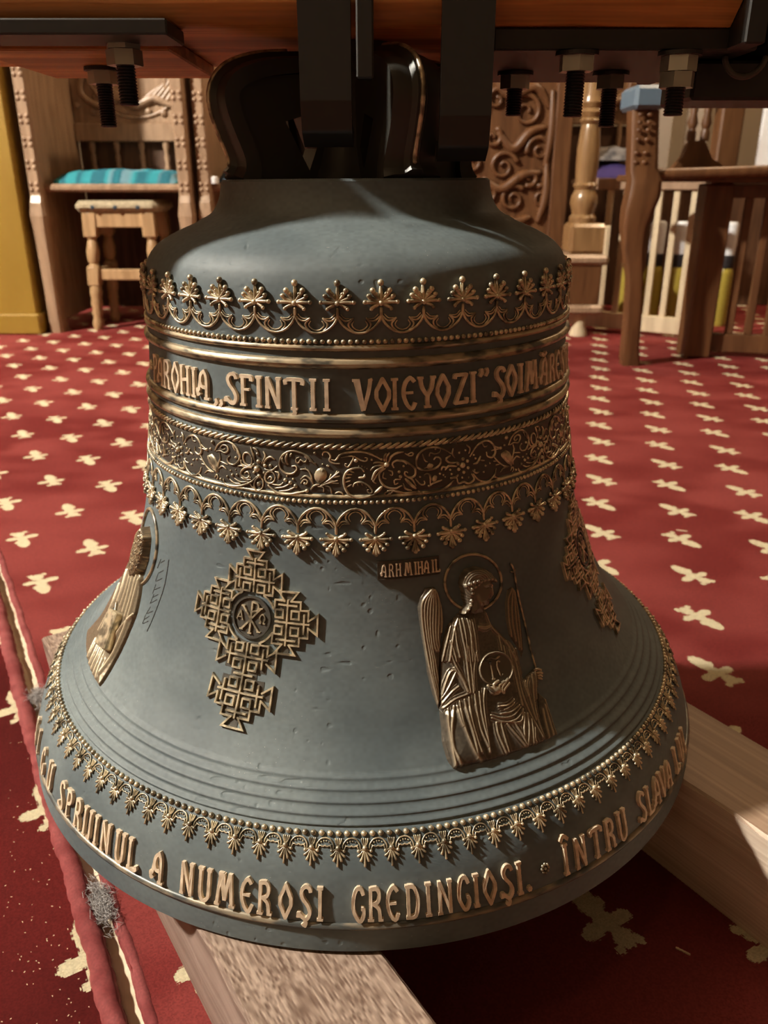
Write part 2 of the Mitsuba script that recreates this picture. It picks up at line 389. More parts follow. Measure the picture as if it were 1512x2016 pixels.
# fleurons and tracery (one design; the lower band hangs upside down)
def petal(P, r0, r1, z0=0.0012, z1=0.0016, n=6):
    P = smoothline(np.array([[x, y, z0 + (z1 - z0) * i / (len(P) - 1)] for i, (x, y) in enumerate(P)]), 0.0009)
    return tube(P, np.linspace(r0, r1, len(P)), n, up=(0, 0, 1))
def fleuron(k):
    s, ms = 1e-3, []
    tip = 10.6
    ms.append(petal([(0, .4 * s), (0, 5 * s), (0, tip * s)], .00065, .00045, .0012, .0026))
    if k > 0:
        ms.append(ball((0, (tip + .3) * s, .0022), .0019, 2))
    else:
        for a in (-.55, 0, .55):
            ms.append(petal([(0, 3.0 * s), (a * 2 * s, 7 * s), (a * 3.4 * s, (10.3 - abs(a)) * s)], .0006, .0011, .0016, .0022))
        ms.append(ball((0, 10.4 * s, .0018), .0015, 1))
    for q in (-1, 1):
        ms.append(petal([(0, 0), (q * 4 * s, .6 * s), (q * 8.8 * s, .4 * s)], .0008, .0011, .0016, .0020))
        ms.append(ball((q * 9.3 * s, .5 * s, .0020), .0014, 1))
        ms.append(petal([(0, .4 * s), (q * 3.6 * s, 1.8 * s), (q * 7.2 * s, 3.2 * s)], .0007, .0012))
        ms.append(ball((q * 7.0 * s, 4.0 * s, .0020), .0016, 1, (1, .85, 1)))
        ms.append(petal([(0, .6 * s), (q * 2.6 * s, 3.6 * s), (q * 4.8 * s, 6.2 * s)], .0007, .0014))
        ms.append(ball((q * 4.9 * s, 6.9 * s, .0022), .0017, 1))
        ms.append(ball((q * 2.7 * s, 5.2 * s, .0020), .0009, 1))
        ms.append(petal([(0, -.2 * s), (q * 3 * s, -1.2 * s), (q * 5.6 * s, -2.8 * s)], .0007, .0011))
        ms.append(ball((q * 5.7 * s, -3.1 * s, .0016), .0012, 1))
    ms.append(ball((0, 0, .0016), .0017, 1))
    def leaf(x, y, L, w, a):
        m = trimesh.creation.icosphere(subdivisions=2, radius=1.0); m.apply_scale([L * s, w * s, .00085])
        m.apply_transform(trimesh.transformations.rotation_matrix(a, [0, 0, 1])); m.apply_translation([x * s, y * s, .0006])
        return m
    for q in (-1, 1):
        ms += [leaf(q * 4.6, .5, 4.4, 1.25, 0), leaf(q * 3.8, 2.2, 4.0, 1.3, q * .45), leaf(q * 2.7, 4.0, 3.9, 1.5, q * 1.0), leaf(q * 3.0, -1.5, 3.2, 1.0, -q * .45)]
    ms.append(leaf(0, 5.2, 4.8, 1.2, math.pi / 2))
    return cat(ms)
def tracery(half):
    """One arch of the band with its two cusps, between two stems."""
    s, ms, w = 1e-3, [], half
    def P(*L, r=.0007, z=.0006):
        Q = smoothline(np.array([[x * s, y * s, z] for x, y in L]), .0009)
        return tube(Q, r, 5, up=(0, 0, 1))
    W = w * 1e3
    ms.append(P((-W, -2.5), (-W, -7.0), (-W * .78, -12.0), (-W * .42, -15.6), (0, -16.9), (W * .42, -15.6), (W * .78, -12.0), (W, -7.0), (W, -2.5), r=.00085, z=.0008))
    for q in (-1, 1):
        ms.append(P((q * W * .93, -7.2), (q * W * .72, -9.6), (q * W * .50, -9.7), (q * W * .30, -8.2), r=.00065))
        ms.append(P((q * W * .30, -8.2), (q * W * .40, -9.8), (q * W * .52, -11.6), (q * W * .46, -14.0), (q * W * .30, -15.6), r=.00065))
        ms.append(P((q * W * .86, -6.0), (q * W * .66, -8.3), (q * W * .40, -8.4), r=.0004))
        ms.append(P((q * W * .26, -9.8), (q * W * .36, -12.2), (q * W * .20, -14.6), (0, -15.4), r=.0004))
    return cat(ms)
up_f = ply(bend(fleuron(1), 0, .3657), 'm_brass', smooth=True)
up_t = ply(bend(tracery(.01256), 180 / 39 * D2R, .3657), 'm_brass', smooth=True)
fl = fleuron(-1); fl.apply_transform(np.diag([1, -1, 1, 1.0])); fl.invert()
trc = tracery(.0123); trc.apply_transform(np.diag([1, -1.13, 1, 1.0])); trc.invert()
lo_f = ply(bend(fl, 0, .2236), 'm_brass', smooth=True)
lo_t = ply(bend(trc, 180 / 43 * D2R, .2236), 'm_brass', smooth=True)
for k in range(39):
    obj('fleuron', up_f, 'm_brass', bell, tw=bell_tw(360 / 39 * k - 2.5))
    obj('tracery_arch', up_t, 'm_brass', bell, tw=bell_tw(360 / 39 * k - 2.5))
for k in range(43):
    obj('hanging_fleuron', lo_f, 'm_brass', bell, tw=bell_tw(360 / 43 * k - 3.7))
    obj('hanging_arch', lo_t, 'm_brass', bell, tw=bell_tw(360 / 43 * k - 3.7))

def palmette():
    s, ms = 1e-3, []
    def P(L, r0, r1=None, z=.0007):
        Q = smoothline(np.array([[x * s, y * s, z] for x, y in L]), .0009)
        return tube(Q, np.linspace(r0, r1 or r0, len(Q)), 5, up=(0, 0, 1))
    for a, l in ((-62, 4.6), (-38, 6.6), (-17, 8.0), (0, 11.0), (17, 8.0), (38, 6.6), (62, 4.6)):
        x, y = math.sin(a * D2R), -math.cos(a * D2R)
        ms.append(P([(x * 1.2, y * 1.2), (x * l * .6, y * l * .6 - .1), (x * l * 1.02, y * l + (.5 if abs(a) > 30 else 0))],   .00052, .00090 if a else .0007, .0010))
    for x in (-1.9, -.7, .7, 1.9):
        ms.append(P([(x * .35, 1.2), (x * .8, 3.0), (x, 5.2)], .00035, .0005))
    ms.append(ball((0, 0, .0014), .0016, 1))
    W = 16.0 / 2
    for q in (-1, 1):
        ms.append(P([(q * (W - 5.3), -.4), (q * (W - 4.9), 2.2), (q * (W - 2.8), 4.7), (q * W, 5.4)], .0005))
        ms.append(P([(q * (W - 4.2), -.8), (q * (W - 3.2), 1.3), (q * (W - 1.4), .6), (q * W, 1.4)], .0005))
        ms.append(ball((q * (W - 4.3), -1.6, .001) * np.array([s, s, 1]), .0011, 1))
        for x, y in ((3.6, 1.6), (2.4, 3.1), (.8, 3.7)):
            ms.append(ball((q * (W - x) * s, y * s, .0006), .00055, 0))
    return cat(ms)
pm = ply(bend(palmette(), 0, .0625), 'm_brass', smooth=True)
for k in range(103):
    obj('palmette', pm, 'm_brass', bell, tw=bell_tw(360 / 103 * k - 2.07))

# scroll frieze: fifteen motifs, repeated five times round the waist
def solid_blob(C, hgt):
    P = np.array(C, float) * [D2R / 100 * 0.165, 1e-5]
    c = P.mean(0); ms = []
    rings = [(1.0, -.0003), (.92, hgt * .55), (.7, hgt * .9), (.35, hgt * 1.15), (.02, hgt * 1.2)]
    V = [surf((c[0] + (P[:, 0] - c[0]) * k) / .165, c[1] + (P[:, 1] - c[1]) * k, z * 1e-3 if abs(z) > .01 else z) for k, z in rings]
    n = len(P); F = []
    for i in range(len(rings) - 1):
        for k in range(n):
            a, b, d, e = i * n + k, i * n + (k + 1) % n, (i + 1) * n + (k + 1) % n, (i + 1) * n + k
            F += [[a, b, d], [a, d, e]]
    m = trimesh.Trimesh(np.vstack(V), F, process=False)
    ms.append(m)
    for t_ in np.linspace(-.6, .6, 5):      # seams down the bud
        ax = np.linalg.svd(P - c)[2]
        Q = [c + ax[0] * u * .8 * np.abs((P - c) @ ax[0]).max() + ax[1] * t_ * np.abs((P - c) @ ax[1]).max() * math.sqrt(max(0, 1 - u * u)) for u in np.linspace(-1, 1, 7)]
        Q = np.array(Q)
        ms.append(tube(surf(Q[:, 0] / .165, Q[:, 1], hgt * 1e-3 * (1.0 - .4 * abs(t_))), .0003, 4))
    return cat(ms)

# traced ornament: [0.01 degree round the bell, 0.01 mm up]
FR={"seed_pod":{"c":[[0.5,[[-3862,26690],[-3740,26254],[-3563,25851],[-3376,25670]]],[0.45,[[-3740,26254],[-3858,26302]]],[0.45,[[-3667,26015],[-3791,26013]]],[0.5,[[-3217,27064],[-3187,26699],[-3251,26227],[-3238,25743]]],[0.5,[[-3241,25960],[-3123,26207],[-2998,26046]]],[0.45,[[-3866,27412],[-3762,27187],[-3620,27036]]],[0.45,[[-3898,27004],[-3748,27027],[-3608,26985]]],[0.5,[[-3343,25358],[-3282,25609],[-3242,25407],[-3291,25273]]],[0.45,[[-3845,25300],[-3755,25127],[-3665,25126]]],[0.45,[[-3671,25457],[-3563,25683],[-3426,25646]]]],"b":[[1.1,[-3620,27036]],[0.9,[-3498,27154]],[1.4,[-3430,27622]],[0.9,[-3163,25340]],[0.8,[-3840,25249]]],"s":[[1.2,[[-3619,26677],[-3463,26869],[-3330,26630],[-3242,26235],[-3259,25785],[-3296,25601],[-3375,25838],[-3514,26152],[-3617,26484]]]]},"scroll":{"c":[[0.7,[[-3361,27080],[-3257,27537],[-3100,27798],[-2908,27845],[-2738,27592],[-2634,27148],[-2660,26756],[-2785,26439],[-2929,26484],[-2980,26733],[-2908,26953]]],[0.6,[[-3322,27070],[-3180,27162],[-3054,27082],[-2952,27291],[-2981,27546],[-3103,27577],[-3177,27384],[-3113,27249],[-3054,27353]]],[0.5,[[-2837,27711],[-2759,27340]]],[0.5,[[-2714,27436],[-2677,27100]]],[0.45,[[-2973,26361],[-3122,26456],[-3190,26475]]]],"b":[[1.0,[-2741,26914]]],"s":[]},"feather_leaf":{"c":[[0.8,[[-3085,25381],[-3035,25129],[-2866,25046],[-2588,25172],[-2325,25519],[-2177,25921]]],[0.5,[[-2906,25463],[-2774,25280],[-2589,25280]]],[0.5,[[-2775,25579],[-2591,25412],[-2392,25519]]],[0.5,[[-2593,25710],[-2458,25602],[-2329,25676]]]],"b":[[1.0,[-2969,25597]],[1.1,[-2827,25770]],[1.0,[-2698,25827]],[0.7,[-2885,26020]],[0.6,[-2745,26133]]],"s":[]},"blossom":{"c":[[0.6,[[-2320,27070],[-2307,26887],[-2314,26721],[-2339,26602],[-2381,26550],[-2433,26574],[-2487,26665],[-2523,26817],[-2541,26994],[-2530,27168],[-2504,27287],[-2457,27345],[-2405,27321],[-2356,27222],[-2320,27070]]],[0.7,[[-2343,27729],[-2279,27323],[-2236,26884]]],[0.7,[[-2288,27695],[-2182,27619],[-2159,27417]]],[0.7,[[-2024,27558],[-1972,27282],[-2066,26751]]],[0.7,[[-2024,26685],[-1961,27048],[-1848,27263],[-1746,27132]]],[0.6,[[-1991,26457],[-1826,26398],[-1684,26728]]],[0.6,[[-1734,26000],[-1746,25831],[-1778,25693],[-1828,25600],[-1883,25584],[-1932,25644],[-1966,25767],[-1980,25928],[-1968,26097],[-1933,26244],[-1886,26327],[-1831,26343],[-1782,26282],[-1748,26160],[-1734,26000]]],[0.5,[[-1915,25846],[-1857,26017],[-1805,25927],[-1856,25805]]],[0.7,[[-2312,26430],[-2487,26367],[-2598,25974],[-2481,25701],[-2339,25807]]],[0.5,[[-2505,26014],[-2418,26153],[-2373,25955]]],[0.6,[[-2022,25451],[-2039,25269],[-2077,25118],[-2126,25031],[-2175,25030],[-2216,25112],[-2237,25266],[-2237,25456],[-2220,25639],[-2182,25789],[-2133,25874],[-2084,25875],[-2047,25785],[-2022,25640],[-2022,25451]]],[0.6,[[-1746,26365],[-1643,26291],[-1662,25918]]],[0.6,[[-2600,26836],[-2579,26574],[-2421,26472],[-2291,26543]]],[0.6,[[-2690,26371],[-2578,26467],[-2462,26408]]],[0.5,[[-2359,25478],[-2302,25231],[-2237,25149]]]],"b":[[1.2,[-2165,27360]],[1.6,[-2139,26890]],[2.2,[-2174,26413]],[1.5,[-2121,25961]],[1.4,[-2131,25478]],[1.3,[-1979,26676]],[1.2,[-2255,26641]],[1.0,[-2254,26159]],[1.0,[-2002,26213]],[1.1,[-1845,26715]],[1.0,[-2384,25816]]],"s":[]},"feather_leaf_b":{"c":[[0.8,[[-1906,25470],[-1844,25331],[-1662,25037],[-1424,25012],[-1176,25177],[-1004,25315]]],[0.5,[[-1814,25552],[-1623,25542],[-1545,25731]]],[0.5,[[-1743,25307],[-1524,25460],[-1416,25657]]],[0.5,[[-1641,25152],[-1426,25273],[-1260,25535]]]],"b":[[1.3,[-1495,25891]],[1.3,[-1377,25756]],[1.4,[-1258,25574]],[1.3,[-1004,25315]],[0.8,[-1313,25997]],[0.6,[-1460,26152]]],"s":[]},"scroll_b":{"c":[[0.7,[[-851,27115],[-981,27468],[-1173,27695],[-1364,27747],[-1543,27473],[-1624,27033],[-1605,26614],[-1484,26320],[-1328,26336],[-1231,26593],[-1252,26818],[-1347,26779]]],[0.8,[[-1444,27598],[-1480,27223],[-1446,26861]]],[0.8,[[-1345,27620],[-1382,27373]]],[0.8,[[-1566,27305],[-1555,27048],[-1477,26878]]],[0.5,[[-1173,27385],[-1250,27266],[-1231,27010],[-1173,27073],[-1144,27232],[-1050,27087],[-1000,27310],[-1057,27430]]]],"b":[[0.8,[-1445,26918]]],"s":[]},"thistle":{"c":[[0.6,[[-915,25417],[-837,25673],[-724,25755]]],[0.5,[[-1152,26637],[-1004,26647],[-922,26352],[-871,25856]]],[0.5,[[-1004,26647],[-1040,26775]]],[0.5,[[-922,26352],[-960,26600]]],[0.6,[[-1142,26009],[-1029,26243],[-916,26038],[-860,25731]]],[0.5,[[-1143,25751],[-1061,26024],[-983,25907],[-1029,25709],[-1073,25834]]],[0.6,[[-691,25725],[-523,26025],[-290,26568]]],[0.45,[[-523,26025],[-467,26414]]],[0.45,[[-446,26184],[-280,26313]]],[0.45,[[-390,26344],[-334,26626]]],[0.6,[[-726,25622],[-548,25826],[-326,26029]]],[0.45,[[-548,25826],[-458,26023],[-392,25965]]],[0.45,[[-503,25863],[-304,25848]]],[0.5,[[-769,25623],[-636,25571],[-638,25285]]],[0.5,[[-625,25695],[-492,25586],[-460,25212]]],[0.6,[[-1336,27733],[-1105,27644],[-912,27203],[-778,26905]]],[0.45,[[-947,27167],[-789,27045]]],[0.5,[[-384,25211],[-306,25314],[-219,25217],[-220,25092]]]],"b":[[0.8,[-521,26896]],[0.6,[-654,27013]],[0.9,[-1052,25767]]],"s":[[1.5,[[-558,26243],[-589,26034],[-642,25879],[-708,25805],[-771,25841],[-822,25964],[-848,26164],[-846,26389],[-813,26606],[-760,26760],[-695,26824],[-630,26796],[-581,26667],[-554,26476],[-558,26243]]]]},"vine":{"c":[[0.6,[[-652,27540],[-633,27751],[-539,27780],[-474,27523],[-502,27272],[-409,27079],[-276,27067]]],[0.7,[[-457,27324],[-364,27277],[-251,27646],[14,27810],[278,27769],[497,27505],[628,27288]]],[0.5,[[-252,27442],[12,27530],[-34,27099],[-113,26847],[-171,27036],[-123,27064]]],[0.5,[[34,27530],[187,27274],[296,27207],[324,27423],[265,27432]]]],"b":[[1.4,[77,27265]],[0.8,[418,27291]],[1.1,[-819,27697]],[0.8,[-543,26925]]],"s":[]},"feathered_scroll":{"c":[[0.8,[[248,26557],[184,26776],[8,26768],[-136,26536],[-194,26035],[-152,25473],[-45,25098],[172,24948],[435,25117],[568,25366],[636,25613]]],[1.1,[[457,25183],[557,25404],[625,25613]]],[0.5,[[-70,26629],[28,26533]]],[0.5,[[-143,26402],[-12,26399]]],[0.5,[[-171,26159],[-39,26233]]],[0.5,[[-176,25911],[-51,26021]]],[0.5,[[-147,25597],[-24,25785]]],[0.6,[[2,25632],[46,25861],[200,25904],[351,25645],[425,25320],[370,25217],[301,25398],[350,25454]]],[0.45,[[90,25878],[111,25716]]],[0.45,[[189,25904],[209,25685]]],[0.45,[[275,25770],[296,25580]]],[0.45,[[46,25850],[24,25718]]],[0.8,[[125,26190],[246,26217],[258,26397]]]],"b":[[0.6,[206,26898]],[0.5,[140,26908]],[0.6,[261,26840]],[0.6,[315,26737]]],"s":[]},"palmette_spray":{"c":[[0.6,[[714,27033],[538,27129],[449,27062]]],[0.7,[[692,26951],[492,26877],[391,26641]]],[0.8,[[692,26885],[501,26565],[415,26044]]],[0.6,[[679,26799],[532,26375],[441,25949]]],[0.5,[[420,26073],[462,25882],[506,25815]]],[0.6,[[737,27101],[736,27412],[809,27684]]],[0.7,[[782,27092],[852,27459],[988,27657],[1124,27696]]],[0.6,[[694,27168],[696,27486],[742,27664]]],[0.7,[[901,26734],[866,27006],[984,27187],[1185,27029],[1365,26606],[1359,26167],[1243,26059],[1133,26268],[1156,26469],[1205,26365]]],[0.7,[[712,26733],[588,26460],[595,25995],[702,25603],[899,25437],[1069,25602]]],[0.5,[[1040,25984],[905,25983],[913,25697],[982,25774]]],[0.5,[[778,26592],[866,26488],[852,26241],[808,26345]]],[0.5,[[676,26487],[652,26175],[728,26070]]],[0.6,[[665,25135],[788,25347],[919,25257],[1119,25139]]],[0.5,[[665,25135],[742,25058],[810,25268]]],[0.5,[[1006,27122],[1118,27103],[1185,26897]]]],"b":[[1.9,[740,26967]],[1.1,[1011,26460]],[1.3,[1035,26163]],[0.8,[1115,26791]],[0.9,[633,27288]]],"s":[]},"oval_scroll":{"c":[[0.7,[[2231,27275],[2045,27608],[1813,27822],[1589,27739],[1442,27400],[1398,26918],[1454,26576],[1653,26414],[1862,26512],[1972,26805],[1953,27090],[1860,27184],[1807,27024]]],[0.5,[[1702,27274],[1730,27482],[1832,27399],[1957,27474],[1969,27665]]],[0.5,[[1545,27482],[1599,27025],[1661,26948]]],[0.45,[[1576,26541],[1677,26598],[1781,26647]]]],"b":[[0.7,[1853,27673]]],"s":[[1.0,[[1617,26582],[1700,26865],[1780,26706],[1780,26563],[1677,26524]]]]},"segmented_leaf":{"c":[[1.0,[[1141,26022],[1245,25667],[1379,25335]]],[0.6,[[1191,26062],[1288,25960],[1382,25495]]],[0.6,[[1099,25729],[1143,25392],[1280,25245]]],[0.5,[[1367,25941],[1483,25566],[1581,25583],[1565,25777]]],[0.6,[[1121,25123],[1297,25125],[1396,25165]]],[0.7,[[1376,25056],[1593,24988],[1921,25046],[2137,25280],[2271,25592]]],[0.5,[[1206,27501],[1307,27616],[1344,27475],[1264,27409],[1149,27592]]],[0.6,[[834,25342],[680,25194],[716,25059],[833,25173],[873,25332],[1121,25123]]]],"b":[[0.9,[1435,25156]],[0.8,[1535,25068]],[0.7,[1478,26048]]],"s":[]},"flower_bud":{"c":[[0.6,[[1665,25371],[1764,25553],[1984,25700]]],[0.6,[[1704,25512],[1710,26010],[1655,26221],[1571,26145]]]],"b":[[0.9,[1672,25411]],[0.8,[1940,26098]],[0.7,[2023,25987]],[0.6,[2061,25868]]],"s":[[1.2,[[1861,25761],[1832,25666],[1800,25613],[1767,25633],[1748,25700],[1745,25806],[1758,25925],[1786,26020],[1821,26064],[1852,26053],[1874,25978],[1877,25872],[1861,25761]]]]},"rosette":{"c":[[0.7,[[2389,26686],[2173,26737],[2095,26989],[2211,27156]]],[0.7,[[2351,26424],[2156,26526],[2067,26282]]],[0.6,[[2115,26425],[2009,26519],[1975,26309]]],[0.8,[[2182,25728],[2316,25745],[2383,25880]]],[0.7,[[2347,25676],[2376,25335],[2509,25382],[2620,25217],[2785,25395],[2723,25791]]],[0.7,[[2783,26382],[2892,26443],[2984,26795]]],[0.6,[[2750,26005],[2842,25791],[2934,25808]]],[0.6,[[2977,26547],[3096,26463]]],[0.6,[[2281,27585],[2253,27267],[2316,26965]]],[0.6,[[2617,27684],[2706,27425],[2677,27103]]]],"b":[[2.0,[2496,26439]],[1.2,[2515,26831]],[1.2,[2630,26645]],[1.2,[2640,26209]],[1.2,[2522,25979]],[1.2,[2401,26212]],[1.2,[2387,26576]],[0.8,[2805,26962]],[0.8,[2850,26716]],[0.8,[2808,25990]],[0.8,[2480,25648]],[0.8,[2639,25603]],[0.8,[2432,27252]],[0.8,[2593,27356]],[0.8,[2191,26264]],[0.8,[2222,25976]],[0.8,[2514,25099]]],"s":[]},"scroll_c":{"c":[[0.7,[[2701,26892],[2874,27464],[3046,27698],[3197,27714],[3343,27422],[3415,26928],[3329,26572],[3178,26705],[3160,26996]]],[0.6,[[2767,25774],[2902,25307],[3135,25079],[3346,25366],[3413,25785]]],[0.5,[[3044,27673],[3090,27369],[3189,27381]]]],"b":[[0.8,[3244,26216]],[0.8,[3116,26110]],[0.8,[3054,25747]]],"s":[]}}
